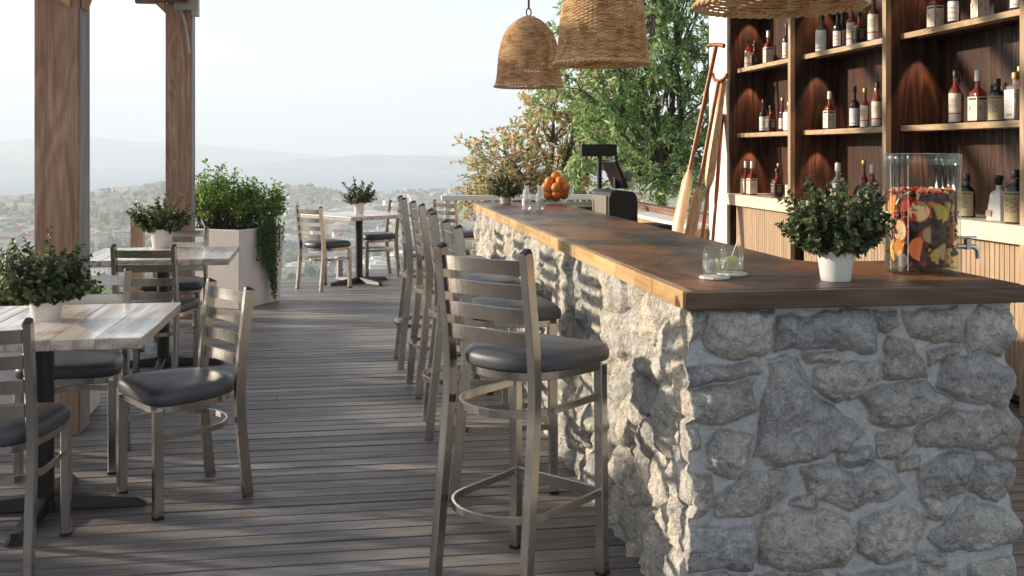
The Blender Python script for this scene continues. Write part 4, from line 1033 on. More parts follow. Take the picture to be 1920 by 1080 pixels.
# sangria jar -------------------------------------------------------------------
JX, JY, JZ = 1.853, 3.11, .9905
def jar():
    root = empty('drink_dispenser', (JX, JY, JZ), 0, 'large ribbed glass jar of fruity sangria at the near end of the bar', 'drink dispenser')
    ro = .115
    MB().lathe([(ro*.96, 0), (ro*.99, .004), (ro, .03), (ro, .345), (ro*1.025, .35), (ro*1.03, .385), (ro*1.0, .39), (ro*.965, .385), (ro*.96, .352)], 240, cap=(True, False), rib=.013, nrib=36).build('glass_body', M['glass_thick'], root, smooth=True)
    MB().lathe([(ro*.9, .002), (ro*.93, .008), (ro*.93, .017), (ro*.88, .0195)], 64).build('glass_base', M['glass_thick'], root, smooth=True, autosmooth=40)
    MB().lathe([(ro*.925, .0205), (ro*.925, .262), (0.001, .264)], 96, cap=(True, False)).build('sangria', M['sangria'], root, smooth=True, autosmooth=50)
    t = MB(); t.sweep([(ro*.98, 0, .085), (ro+.035, 0, .085), (ro+.055, 0, .083), (ro+.066, 0, .072), (ro+.068, 0, .045)], circ(.0085, 12), up=(0, 1, 0)); t.lathe([(.012, .075), (.013, .108), (.006, .112)], 16, M=Tm(ro+.034, 0, 0)); t.box(ro+.012, ro+.062, -.006, .006, .113, .118)
    tp = t.build('tap', M['chrome'], root, smooth=True, autosmooth=40); tp.rotation_euler = (0, 0, R(-8))
    fm = {'orange': (plain('orange_rind', (.80,.27,.03), .35), plain('orange_flesh', (.85,.33,.05), .3)), 'lemon': (M['lemon'], plain('lemon_flesh2', (.80,.66,.12), .3)),
          'grapefruit': (plain('grapefruit_rind', (.85,.36,.08), .35), plain('grapefruit_flesh', (.85,.22,.08), .3)), 'apple': (plain('apple_skin', (.40,.02,.02), .3), plain('apple_flesh', (.72,.56,.38), .4)),
          'plum': (plain('plum_skin', (.03,.03,.06), .3), plain('plum_skin2', (.05,.03,.07), .3)), 'cherry': (plain('cherry_red', (.45,.015,.02), .25), plain('cherry_red2', (.35,.01,.02), .3))}
    def slice_(kind, ang, z, rad, tilt, half=True, th=.007, turn=0):
        rad *= .98
        rr = .115*.925-.003
        x = JX+(rr-.008)*math.cos(ang); y = JY+(rr-.008)*math.sin(ang)
        name = {'orange': 'orange_slice', 'lemon': 'lemon_wedge', 'grapefruit': 'grapefruit_slice', 'apple': 'apple_slice', 'plum': 'plum', 'cherry': 'cherry'}[kind]
        o = empty(name, (x, y, JZ+z)); n = 18
        a1 = math.pi if half else 2*math.pi
        b = MB(); outer = [(rad*math.cos(a1*k/n), rad*math.sin(a1*k/n)) for k in range(n+(1 if half else 0))]
        m = len(outer); vs = [(p, q, -th/2) for p, q in outer]+[(p, q, th/2) for p, q in outer]
        b.add(vs, [tuple(reversed(range(m))), tuple(range(m, 2*m))]+[(i, (i+1) % m, m+(i+1) % m, m+i) for i in range(m)]); b.build('rind', fm[kind][0], o)
        b = MB(); inner = [(p*.86, q*.86+(rad*.05 if half else 0)) for p, q in outer]
        for sg in (-1, 1):
            vs = [(p, q, sg*(th/2+.0006)) for p, q in inner]; b.add(vs, [tuple(range(m)) if sg > 0 else tuple(reversed(range(m)))])
        b.build('flesh', fm[kind][1], o)
        # face the slice outwards (local z along the radius), then spin it in its own plane
        q = Vector((math.cos(ang+turn), math.sin(ang+turn), 0)).to_track_quat('Z', 'Y')
        o.rotation_euler = (q.to_matrix() @ Matrix.Rotation(tilt, 3, 'Z')).to_euler()
        return o
    cam_a = math.atan2(-JY, -JX)      # towards the viewer
    spec = [('grapefruit', -.02, .085, .040, R(80), True, 'large orange grapefruit half slice low at the centre of the sangria jar'),
            ('orange', -.62, .085, .036, R(75), True, 'orange half slice low at the left of the sangria jar'),
            ('lemon', -1.05, .075, .036, R(95), True, 'pale yellow wedge at the lower left wall of the sangria jar'),
            ('lemon', .52, .062, .026, R(85), True, 'small yellow lemon wedge at the bottom right of the sangria jar'),
            ('lemon', 1.0, .060, .028, R(100), True, 'yellow wedge at the lower right wall of the sangria jar'),
            ('apple', .75, .075, .030, R(80), True, 'pale apple slice between the lemon wedges in the sangria jar'),
            ('orange', 1.15, .135, .036, R(-80), True, 'red orange half slice at the right wall of the sangria jar'),
            ('apple', -.75, .140, .040, R(100), False, 'broad pale apple round at the left of the sangria jar'),
            ('apple', -.10, .205, .038, 0, False, 'round apple slice near the top of the sangria jar'),
            ('lemon', .42, .195, .036, R(-70), True, 'yellow lemon half slice at the upper right of the sangria jar'),
            ('lemon', .78, .205, .034, R(-110), True, 'second yellow half slice at the upper right wall of the sangria jar'),
            ('orange', -1.0, .215, .040, R(80), True, 'orange half slice at the upper left wall of the sangria jar'),
            ('cherry', -.55, .220, .022, 0, False, 'bright red fruit piece at the upper left of the sangria jar'),
            ('cherry', -.42, .185, .020, 0, False, 'red fruit piece above the centre of the sangria jar'),
            ('apple', .25, .130, .030, R(90), True, 'pale fruit slice at the middle of the sangria jar'),
            ('plum', -.35, .155, .020, 0, False, 'dark blue plum piece at the centre left of the sangria jar'),
            ('plum', .62, .165, .018, 0, False, 'dark plum piece under the yellow slices in the sangria jar'),
            ('plum', -.60, .045, .022, 0, False, 'dark plum piece at the bottom of the sangria jar'),
            ('grapefruit', .25, .215, .022, R(40), True, 'small coral grapefruit piece near the top of the sangria jar'),
            ('apple', 1.25, .200, .030, R(90), True, 'thin apple slice at the far right wall of the sangria jar')]
    for kind, da, z, rad, tl, half, lab in spec:
        o = slice_(kind, cam_a+da, z, rad, tl, half, .008 if kind != 'plum' else .016, turn=rng.uniform(-.25, .25))
        tag(o, lab, {'plum': 'plum', 'cherry': 'fruit piece'}.get(kind, kind+' slice'), 'fruit in the sangria jar')
    # red fruit chips floating on the surface
    b = MB(); r = random.Random(5)
    for i in range(110):
        a = r.uniform(0, 6.28); q = .1*math.sqrt(r.random()); s_ = r.uniform(.006, .014)
        b.box(-s_, s_, -s_*.5, s_*.5, -.002, .002, i % 3, M=Tm(q*math.cos(a), q*math.sin(a), .262+r.uniform(0, .012), r.uniform(0, 3), r.uniform(-.7, .7), r.uniform(-.7, .7)))
    o = b.build('fruit_chips', [fm['cherry'][0], fm['grapefruit'][1], fm['apple'][1]]); o.location = (JX, JY, JZ); tag(o, 'red and pink fruit chips floating on top of the sangria', 'fruit chips', kind='stuff')
    b = MB(); b.lathe([(.084, .022), (.087, .05), (.086, .25), (.076, .258)], 40, 0)
    for i in range(300):
        a = r.uniform(0, 6.28); q = .080*math.sqrt(r.random()); s_ = r.uniform(.010, .02)
        b.box(-s_, s_, -s_*.6, s_*.6, -.004, .004, 0 if i % 5 else 1, M=Tm(q*math.cos(a), q*math.sin(a), r.uniform(.03, .25), r.uniform(0, 3), r.uniform(-1.5, 1.5), r.uniform(-1.5, 1.5)))
    for i in range(210):
        a = r.uniform(0, 6.28); q = r.uniform(.086, .102); s_ = r.uniform(.006, .013)
        b.box(-s_, s_, -s_*.6, s_*.6, -.003, .003, (0, 1, 0, 2, 1, 3, 0)[i % 7], M=Tm(q*math.cos(a), q*math.sin(a), r.uniform(.03, .25), r.uniform(0, 3), r.uniform(-1.5, 1.5), r.uniform(-1.5, 1.5)))
    o = b.build('soaked_fruit', [plain('dark_berry', (.07,.009,.010), .25, var=.9, vscale=22), fm['cherry'][1], plain('coral_flesh', (.62,.16,.08), .3), plain('golden_flesh', (.62,.42,.08), .3)]); o.location = (JX, JY, JZ); tag(o, 'dark red soaked fruit filling the middle of the sangria jar', 'soaked fruit', kind='stuff')
jar()

# oranges in a glass bowl, tonic bottles -----------------------------------------
BX, BY, BZ = 1.535, 7.62, .9905
root = empty('fruit_bowl', (BX, BY, BZ), 0, 'clear glass bowl piled with oranges at the far end of the bar', 'bowl')
MB().lathe([(.055, 0), (.058, .006), (.06, .012), (.10, .045), (.128, .09), (.142, .145), (.145, .146), (.132, .09), (.104, .048), (.06, .018), (.001, .014)], 48, cap=(True, False)).build('glass_bowl', M['glass'], root, smooth=True)
orr = random.Random(2); k = 0
OP = []
for ring, (n, rr, z) in enumerate([(1, 0, .052), (5, .062, .072), (6, .083, .128), (4, .058, .172), (1, 0, .210)]):
    for i in range(n):
        a = 2*math.pi*i/n+ring*.55+.3; OP.append((rr*math.cos(a), rr*math.sin(a), z+orr.uniform(-.003, .003), ring))
pro = None
def orange_mesh():
    b = MB(); pr = [(.0375*math.sin(t), -.0375*math.cos(t)*.96) for t in np.linspace(.12, math.pi-.02, 14)]
    b.lathe(pr, 24); o = b.build('orange', M['orange'], smooth=True); d = o.data; bpy.data.objects.remove(o); return d
om = orange_mesh()
rl = {0: 'orange at the very bottom of the glass bowl', 1: 'orange in the lowest ring of the glass bowl', 2: 'orange in the widest ring, level with the rim of the glass bowl', 3: 'orange in the ring of four near the top of the pile', 4: 'topmost orange of the pile in the glass bowl'}
for x, y, z, ring in OP:
    o = bpy.data.objects.new('orange', om); col.objects.link(o); o.location = (BX+x, BY+y, BZ+z); o.rotation_euler = (orr.random()*3, orr.random()*3, orr.random()*3)
    tag(o, rl[ring], 'orange', 'oranges in the ring %d of the bowl' % ring if ring in (1, 2, 3) else 'oranges in the bowl')
for i, (x, y, lab) in enumerate([(1.175, 6.86, 'front left clear tonic bottle in the group of four on the bar'), (1.262, 6.83, 'front right clear tonic bottle in the group of four on the bar'), (1.20, 6.95, 'back left clear tonic bottle in the group of four on the bar'), (1.285, 6.92, 'back right clear tonic bottle in the group of four on the bar')]):
    root = empty('tonic_bottle', (x, y, .9905), .3*i, lab, 'bottle', 'clear tonic bottles on the bar')
    if i == 0:
        g = MB().lathe([(.023, 0), (.0255, .004), (.0255, .095), (.0235, .108), (.0115, .128), (.0105, .168)], 24).build('glass', M['water'], root, smooth=True, autosmooth=60)
        c = MB().lathe([(.0125, .1685), (.013, .172), (.0125, .178), (.011, .180)], 16).build('cap', plain('navy_cap', (.03,.03,.12), .35), root, smooth=True, autosmooth=40)
        vs, fs, uv = lab_patch(.0262, .03, .075, R(170), R(330), 12); me = mesh_uv('label', vs, fs, uv, M['lab_white']); l_ = bpy.data.objects.new('label', me); col.objects.link(l_); l_.parent = root
        t0 = root
    else:
        for ch in children(t0):
            c = ch.copy(); col.objects.link(c); c.parent = root

# till ---------------------------------------------------------------------------
def till():
    root = empty('cash_register', (1.745, 6.62, .90), R(8), 'black till with tilted screen and raised customer display behind the bar', 'cash register')
    b = MB(); prof = [(-.12, -.1), (-.12, .19), (-.105, .225), (-.06, .24), (.055, .225), (.078, .20), (.085, .16), (.085, -.1)]
    n = len(prof); vs = [(x, -.16, z) for x, z in prof]+[(x, .14, z) for x, z in prof]
    b.add(vs, [tuple(range(n)), tuple(reversed(range(n, 2*n)))]+[(i, n+i, n+(i+1) % n, (i+1) % n) for i in range(n)]); b.build('housing', M['black'], root, bevel=.008)
    MB().box(-.128, -.1205, -.13, .12, .03, .20).build('side_panel', M['greyplastic'], root, bevel=.003)
    sc = MB().box(-.014, .014, -.10, .13, 0, .20, M=Tm(.035, 0, .245, 0, 0, R(-24))).build('screen', M['blackgloss'], root, bevel=.006)
    MB().box(-.06, -.015, -.04, .06, .30, .36, M=Tm(0, 0, 0, 0, 0, R(20))).build('card_reader', M['greyplastic'], root, bevel=.008)
    MB().box(-.012, .012, .0, .03, .24, .46).build('bracket', M['black'], root, bevel=.002)
    MB().box(.02, .10, .02, .03, .26, .30, M=Tm(.04, 0, .0)).build('receipt', M['railwhite'], root)
    MB().box(.087, .36, -.10, .16, -.1, .0, M=Tm(0, 0, .0)).build('cash_drawer', M['black'], root, bevel=.006)
    d = MB(); d.box(.006, .034, .34, .368, -.1, .47); d.build('pole', M['black'], root, bevel=.003)
    d = MB(); d.box(-.12, .145, .335, .375, .455, .54); d.build('customer_display', M['black'], root, bevel=.004)
    bd = MB(); bd.box(1.62, 2.06, 5.9, 7.17, .74, .799); o = bd.build('inner_worktop', M['walnut'], bevel=.004)
    c = MB(); c.box(1.64, 2.0, 5.95, 7.13, 0, .7385); p = c.build('cupboard', M['walnut'])
    r2 = empty('under_bar_cupboard', (1.62, 6.2, 0), 0, 'dark low worktop behind the bar carrying the till', 'worktop')
    for q in (o, p): q.parent = r2; q.matrix_parent_inverse = Matrix.Translation((-1.62, -6.2, 0))
till()
# low stool and white tray behind the bar
root = empty('wooden_stool', (1.93, 4.15, 0), R(10), 'round tan topped stool with a curved dark metal frame behind the potted plant', 'stool')
MB().lathe([(.15, .80), (.165, .806), (.165, .826), (.155, .832)], 36).build('seat', M['paddle'], root, smooth=True, autosmooth=40)
for k in range(4):
    a = k*math.pi/2+.6; MB().sweep([(.20*math.cos(a), .20*math.sin(a), 0), (.13*math.cos(a), .13*math.sin(a), .7), (.10*math.cos(a), .10*math.sin(a), .80)], circ(.009, 8), up=(0, 1, 0)).build('leg', M['black_metal'], root, smooth=True, autosmooth=50)
MB().sweep([(-.19, .06, .62), (-.20, .06, .83), (-.18, .05, .87), (.10, .10, .88), (.16, .10, .84)], circ(.009, 8), up=(0, 1, 0)).build('back_hoop', M['black_metal'], root, smooth=True, autosmooth=50)
root = empty('serving_tray', (2.12, 4.03, .80), R(14), 'shallow cream tray on a dark stand behind the bar, right of the plant pot', 'tray')
MB().lathe([(.10, .0), (.135, .012), (.14, .024), (.134, .024), (.10, .008), (.001, .007)], 40, cap=(True, False)).build('dish', M['white_pot'], root, smooth=True)
MB().box(-.12, .10, -.12, .12, -.80, -.001).build('stand', M['walnut'], root, bevel=.004)

# ================================================================== CHAIRS AND STOOLS
def seat_pad(z0, wf, wb, dp, x0, thick=.062):
    """upholstered pad: wide square front, rounded back; x0 = front edge x"""
    b = MB(); n = 56; out = []
    for k in range(n):
        a = 2*math.pi*k/n; ca, sa = math.cos(a), math.sin(a); e = 7 if ca > 0 else 2.6
        q = 1/((abs(ca)**e+abs(sa)**e)**(1/e)); ux, uy = ca*q, sa*q
        w = wb+(wf-wb)*min(1, max(0, (ux+1)/1.5)); out.append((x0-dp/2+ux*dp/2, uy*w/2))
    cx = x0-dp/2
    lay = [(.91, 0), (.98, .003), (1.0, .012), (1.004, .028), (.992, .041), (.955, .0505), (.88, .0565), (.75, .060), (.5, .0635), (.25, .0655)]
    vs = []; fs = []
    for s, z in lay: vs += [(cx+(x-cx)*s, y*s, z0+z*thick/.062) for x, y in out]
    vs.append((cx, 0, z0+.066*thick/.062))
    for i in range(len(lay)-1):
        for k in range(n): fs.append((i*n+k, i*n+(k+1) % n, (i+1)*n+(k+1) % n, (i+1)*n+k))
    L0 = (len(lay)-1)*n
    for k in range(n): fs.append((L0+k, L0+(k+1) % n, len(vs)-1))
    fs.append(tuple(reversed(range(n))))
    return b.add(vs, fs), out, cx
def hoop_path(xf, wf, xb, wb, z):
    """U shaped hoop from one front leg round the back to the other"""
    p = [(xf, -wf, z)]
    for t in np.linspace(0, 1, 5)[1:]: p.append((xf+(xb+.15-xf)*t, -wf+(wf-wb)*t*.5, z))
    for t in np.linspace(-math.pi/2, math.pi/2, 15)[1:-1]: p.append((xb+.15-.15*math.cos(t), (wf+wb)/2*math.sin(t), z))
    for t in np.linspace(1, 0, 5): p.append((xf+(xb+.15-xf)*t, wf-(wf-wb)*t*.5, z))
    return p
def make_seat(name, lab, cat, group, stool):
    root = empty(name, (0, 0, 0), 0, lab, cat, group)
    H = 1.08 if stool else .83; zs = .69 if stool else .405
    wf, wb = (.178, .172) if stool else (.188, .178)
    if stool: path = [(-.242, 0), (-.222, .2), (-.198, .42), (-.178, .62), (-.175, .70), (-.187, .82), (-.222, H)]
    else: path = [(-.190, 0), (-.172, .16), (-.156, .33), (-.152, .43), (-.160, .54), (-.195, H)]
    # smooth the post path
    pz = np.linspace(0, H, 26); px = np.interp(pz, [p[1] for p in path], [p[0] for p in path]); px = np.convolve(np.pad(px, 2, 'edge'), np.ones(5)/5, 'valid')
    px[0] = path[0][0]; px[-1] = path[-1][0]
    for sg in (-1, 1):
        sp = (.004 if stool else .002)
        xf = .165 if stool else .182
        fl = MB().sweep([(xf+(.006 if stool else 0), sg*(wf+sp), 0), (xf, sg*wf, zs)], rrect(.032, .036, .003), up=(1, 0, 0)).build('leg', M['metal'], root, autosmooth=None)
        MB().box(xf+(.006 if stool else 0)-.0187, xf+(.006 if stool else 0)+.0187, sg*(wf+sp)-.0167, sg*(wf+sp)+.0167, .0, .012).build('foot_cap', M['black_cap'], fl)
        pp = MB().sweep([(x, sg*(wb+(.012*(1-z/zs) if (stool and z < zs) else 0)), z) for x, z in zip(px, pz)], rrect(.028, .040, .003), up=(1, 0, 0)).build('back_post', M['metal'], root)
        MB().sweep([(px[-1], sg*wb, H+.0005), (px[-1]-.001, sg*wb, H+.006), (px[-1]-.003, sg*wb, H+.010)], rrect(.027, .040, .005), up=(1, 0, 0), scales=[1, .95, .6]).build('end_cap', M['black_cap'], pp)
    # back slats, bowed backwards
    zz = (1.035, .962, .888, .815) if stool else (.785, .70, .618, .536)
    for z in zz:
        xx = float(np.interp(z, pz, px)); lean = float(np.interp(z+.02, pz, px)-np.interp(z-.02, pz, px))/.04
        b = MB(); pth = [(xx-.002-.026*math.cos(t), (wb-.0135)*math.sin(t)/math.sin(1.35), z) for t in np.linspace(-1.35, 1.35, 17)]
        x00 = pth[0][0]; pth = [(p[0]-x00+xx-.004, p[1], p[2]) for p in pth]
        b.sweep(pth, rrect(.006, .046, .001), up=(lean, 0, 1)); b.build('slat', M['metal'], root)
    # apron under the pad
    b = MB(); _, out, cx = seat_pad(zs, .405, .33, .385, .205)
    ring = [(cx+(x-cx)*.93, y*.93, zs+.0) for x, y in out]
    b.sweep(ring, rrect(.012, .028, .002), closed=True); b.build('seat_frame', M['metal'], root, autosmooth=None)
    pad, _, _ = seat_pad(zs+.0145, .43, .35, .40, .212, .058 if stool else .066)
    pad.build('seat', M['vinyl'], root, smooth=True)
    hz = [.585, .27] if stool else [.30]
    for z in hz:
        b = MB(); k = float(np.interp(z, pz, px))
        p = hoop_path(.158 if stool else .172, wf-.004+(.006 if stool and z < .4 else 0), k-(.05 if stool else .0), wb-.004, z)
        b.sweep(p, rrect(.009, .024, .001) if not stool else rrect(.010, .024, .001)); b.build('hoop', M['metal'], root)
    if stool:
        MB().box(.160, .170, -wf-.002, wf+.002, .25, .288).build('foot_bar', M['metal'], root, bevel=.002)
    return root
chair0 = make_seat('dining_chair', '', 'chair', 'steel ladder back chairs around the tables', False)
stool0 = make_seat('bar_stool', '', 'bar stool', 'steel ladder back stools along the bar', True)
CH = [(-.663, 4.28, -148.6, 'steel chair standing in the open beside the walkway, its ladder back sunlit'),
      (-1.21, 3.73, 88.5, 'nearest steel chair, cut by the left edge of the photo'),
      (-1.205, 4.80, -89.5, 'steel chair on the far side of the nearest table, facing the camera'),
      (-1.169, 6.47, 80, 'steel chair with its back to the camera, at the near side of the middle table'),
      (-1.237, 7.60, -93.2, 'steel chair behind the middle table, in front of the far timber post'),
      (-.276, 10.60, 42.6, 'distant steel chair at the left of the farthest table'),
      (.30, 11.54, -165, 'distant steel chair at the right of the farthest table, behind the stools'),
      (1.20, 11.6, 36, 'distant steel chair standing alone beside the far end of the stone bar')]
for i, (x, y, a, lab) in enumerate(CH):
    if i == 0: o = chair0; o.location = (x, y, .001); o.rotation_euler = (0, 0, R(a)); o['label'] = lab
    else: copy_tree(chair0, (x, y, .001), R(a), lab)
ST = [(.565, 3.29, 42, 'nearest bar stool, its ladder back turned to the camera'),
      (.632, 4.25, 3, 'second bar stool from the camera, just behind the nearest one'),
      (.618, 5.10, -2, 'third bar stool from the camera, in the middle of the row'),
      (.60, 5.98, 5, 'fourth bar stool from the camera'),
      (.55, 6.74, 1, 'farthest bar stool, at the far end of the row along the stone bar')]
for i, (x, y, a, lab) in enumerate(ST):
    if i == 0: o = stool0; o.location = (x, y, .001); o.rotation_euler = (0, 0, R(a)); o['label'] = lab
    else: copy_tree(stool0, (x, y, .001), R(a), lab)

# ================================================================== TABLES
def make_table():
    root = empty('table', (0, 0, 0), 0, '', 'table', 'whitewashed plank tables on black pedestals')
    b = MB(); W, D_ = .445, .43
    xs = [-W, -.30, -.155, -.01, .14, .29, W]
    for i in range(6): b.box(xs[i], xs[i+1]-.0006, -D_, D_, .69, .73, rnd=[.1, .75, .35, .9, .55, .2][i])
    b.build('table_top', M['table'], root, bevel=.004)
    MB().box(-.13, .13, -.13, .13, .682, .6895).build('mount_plate', M['black_metal'], root)
    MB().lathe([(.038, .03), (.038, .682)], 28).build('column', M['black_metal'], root, smooth=True, autosmooth=40)
    MB().lathe([(.06, .0), (.06, .028), (.045, .045), (.038, .05)], 28).build('collar', M['black_metal'], root, smooth=True, autosmooth=40)
    for k in range(4):
        a = k*math.pi/2; Mx = Matrix.Rotation(a, 4, 'Z')
        v = [(.04,-.034,.004),(.37,-.032,.004),(.37,.032,.004),(.04,.034,.004),(.04,-.022,.06),(.345,-.016,.034),(.345,.016,.034),(.04,.022,.06),(.385,-.014,.004),(.385,.014,.004),(.37,-.008,.02),(.37,.008,.02)]
        f = [(0,3,2,9,8,1),(4,5,6,7),(0,1,5,4),(2,3,7,6),(1,8,10,5),(9,2,6,11),(8,9,11,10),(5,10,11,6),(3,0,4,7)]
        MB().add(v, f, M=Mx).build('foot', M['black_metal'], root, bevel=.003)
    return root
t0 = make_table()
TB = [(-1.175, 4.20, 0, 'nearest whitewashed table with a potted plant, at the left edge of the photo'),
      (-1.20, 6.90, 2, 'middle whitewashed table with a potted plant, beside the white planter'),
      (.085, 10.98, 38, 'farthest pale table with a small potted plant, near the end of the terrace')]
for i, (x, y, a, lab) in enumerate(TB):
    if i == 0: o = t0; o.location = (x, y, .001); o.rotation_euler = (0, 0, R(a)); o['label'] = lab
    else: copy_tree(t0, (x, y, .001), R(a), lab)
o = children(bpy.data.objects['table.002'])

# ================================================================== PLANTERS
def bush(V, F, c, rad, hgt, n, leaf, r, stems):
    """twiggy shrub with leaves gathered on branch ends"""
    for s_ in range(n):
        a = r.uniform(0, 6.283); q = math.sqrt(r.random())
        p = Vector(c)+Vector((rad[0]*.35*q*math.cos(a), rad[1]*.35*q*math.sin(a), 0)); tip = Vector(c)+Vector((rad[0]*q*math.cos(a+r.uniform(-.3, .3)), rad[1]*q*math.sin(a), hgt*(.55+.5*r.random())*math.sqrt(max(.08, 1-q*q*.75))))
        path = [p]; N_ = 8
        for k in range(1, N_+1):
            t = k/N_; path.append(p.lerp(tip, t)+rv(r)*.018*hgt/.5+Vector((0, 0, .05*math.sin(t*3))))
        stems.sweep(path, circ(.0035, 5), up=(.3, 1, .1), scales=[1.4-t*1.1 for t in np.linspace(0, 1, len(path))])
        for k in range(2, N_+1):
            for q2 in range(8 if k > 4 else (3 if k > 2 else 0)):
                w = path[k]+rv(r)*r.uniform(.0, .06); add_leaf(V, F, w, (rv(r)+Vector((0, 0, .3))), rv(r), leaf*r.uniform(.6, 1.2), leaf*.6)
def planter_big():
    A = Vector((-.964, 9.222, 0)); B = Vector((-.615, 9.779, 0)); d = (B-A).normalized(); n_ = Vector((-d.y, d.x, 0)); S = (B-A).length
    C_ = A+d*S/2+n_*S/2; rz = math.atan2(d.y, d.x); root = empty('tall_planter', C_, rz, 'tall square white planter overflowing with a bright green shrub and a trailing vine', 'planter')
    h = S/2; H_ = .70
    b = MB()
    b.add([(-h+.03,-h+.03,0),(h-.03,-h+.03,0),(h-.03,h-.03,0),(-h+.03,h-.03,0),(-h,-h,H_),(h,-h,H_),(h,h,H_),(-h,h,H_),(-h+.03,-h+.03,H_),(h-.03,-h+.03,H_),(h-.03,h-.03,H_),(-h+.03,h-.03,H_),(-h+.03,-h+.03,H_-.05),(h-.03,-h+.03,H_-.05),(h-.03,h-.03,H_-.05),(-h+.03,h-.03,H_-.05)],
          [(0,1,5,4),(1,2,6,5),(2,3,7,6),(3,0,4,7),(4,5,9,8),(5,6,10,9),(6,7,11,10),(7,4,8,11),(8,9,13,12),(9,10,14,13),(10,11,15,14),(11,8,12,15),(0,3,2,1)])
    b.build('planter_box', M['planter'], root, bevel=.005)
    MB().box(-h+.031, h-.031, -h+.031, h-.031, H_-.09, H_-.05).build('soil', M['soil'], root)
    r = random.Random(12); V = []; F = []; st = MB()
    bush(V, F, (-.02, .05, H_-.06), (.40, .40), .56, 105, .034, r, st)
    bush(V, F, (-.05, .22, H_-.06), (.36, .34), .66, 46, .034, r, st)
    bush(V, F, (.20, -.12, H_-.06), (.30, .30), .48, 56, .034, r, st)
    me = foliage_mesh('shrub', V, F, M['leaf_bush'], r); o = bpy.data.objects.new('shrub', me); col.objects.link(o); o.parent = root
    st.build('stems', M['bark'], root)
    # grassy fringe
    b = MB()
    for i in range(700):
        x, y = r.uniform(-h+.04, h-.04), r.uniform(-h+.04, h-.04); l_ = r.uniform(.04, .10); a = r.uniform(0, 6.28); w = .003
        b.add([(x-w, y, H_-.05), (x+w, y, H_-.05), (x+.03*math.cos(a), y+.03*math.sin(a), H_-.05+l_)], [(0, 1, 2)])
    b.build('grass_tuft', M['grassy'], root)
    # trailing vine over the right-hand (local -y) face
    V = []; F = []; st = MB()
    for i in range(52):
        x = r.gauss(.07, .085); x = max(-.1, min(.27, x)); ln = .58*math.exp(-((x-.12)/.11)**2)*r.uniform(.6, 1.05)+.12 if x > 0 else r.uniform(.12, .42)
        p0 = Vector((x*.8, -h+.10, H_+.02+r.uniform(0, .12))); path = [p0, Vector((x, -h-.01-r.uniform(0, .03), H_+.03+r.uniform(0, .06)))]
        m = int(ln/.014)
        for k in range(m):
            l_ = path[-1]; path.append(Vector((l_.x+r.uniform(-.004, .004), min(-h-.006+.03*0, -h-.012-r.uniform(0, .03)), l_.z-.014)))
        st.sweep(path[::4]+[path[-1]], circ(.0012, 4), up=(.3, 1, .1))
        for q in path:
            for _ in range(3):
                dr = rv(r); dr.y = -abs(dr.y)*.7; dr.z -= .6
                add_leaf(V, F, q+Vector((0, -.003, 0)), dr, Vector((0, -1, .2)), r.uniform(.012, .022), .015)
    me = foliage_mesh('trailing_vine', V, F, M['leaf_vine'], r); o = bpy.data.objects.new('trailing_vine', me); col.objects.link(o); o.parent = root
planter_big()
def planter_low():
    root = empty('low_planter', (-1.86, 5.74, 0), 0, 'low white planter with yellow green shrubs behind the near timber post', 'planter')
    h = .48
    b = MB(); b.box(-.50, .50, -.17, .17, 0, h-.03); b.box(-.50, .50, -.17, -.145, h-.03, h); b.box(-.50, .50, .145, .17, h-.03, h); b.box(-.50, -.475, -.145, .145, h-.03, h); b.box(.475, .50, -.145, .145, h-.03, h)
    b.build('planter_box', M['planter'], root, bevel=.004)
    r = random.Random(31); V = []; F = []; st = MB()
    for cx in (-.35, -.02, .33): bush(V, F, (cx, 0, h-.04), (.24, .17), .30, 50, .034, r, st)
    me = foliage_mesh('shrub', V, F, M['leaf_bush'], r); o = bpy.data.objects.new('shrub', me); col.objects.link(o); o.parent = root
    st.build('stems', M['bark'], root)
planter_low()
r_ = empty('pale_timber_bollard', (-1.98, 10.05, 0), 0, 'short pale square bollard behind the plant on the middle table', 'bollard')
MB().box(-.055, .055, -.055, .055, 0, .80).build('shaft', M['oakZ'], r_, bevel=.004); MB().box(-.06, .06, -.06, .06, .801, .82).build('cap', M['slab'], r_, bevel=.003)
r_ = empty('grey_bollard', (-.12, 11.30, 0), 0, 'short grey metal bollard light beyond the farthest table', 'bollard')
MB().lathe([(.045, 0), (.045, .02), (.034, .03), (.030, .22)], 20).build('shaft', M['galv'], r_, smooth=True, autosmooth=40); MB().lathe([(.05, .221), (.055, .235), (.045, .25)], 20).build('cap', M['galv'], r_, smooth=True, autosmooth=40)

# ================================================================== WOVEN PENDANTS
def wickermat():
    m, n, b = newmat('woven_rattan'); lk = n.links.new
    at = N(n, 'ShaderNodeAttribute', attribute_name='rnd'); tc = N(n, 'ShaderNodeTexCoord')
    z = N(n, 'ShaderNodeTexNoise', Scale=14.0, Detail=4.0); lk(tc.outputs['Object'], z.inputs['Vector'])
    ad = N(n, 'ShaderNodeMath', operation='MULTIPLY_ADD'); lk(at.outputs['Fac'], ad.inputs[0]); ad.inputs[1].default_value = .45
    sb = N(n, 'ShaderNodeMath', operation='ADD'); lk(z.outputs['Fac'], sb.inputs[0]); sb.inputs[1].default_value = -.2; lk(sb.outputs[0], ad.inputs[2])
    c = ramp(n, [(.1, (.27,.125,.05)), (.35, (.54,.30,.125)), (.55, (.72,.47,.23)), (.8, (.84,.63,.38))], ad.outputs[0]); lk(c.outputs[0], b.inputs['Base Color']); b.inputs['Roughness'].default_value = .6
    return m
M['rattan'] = wickermat()
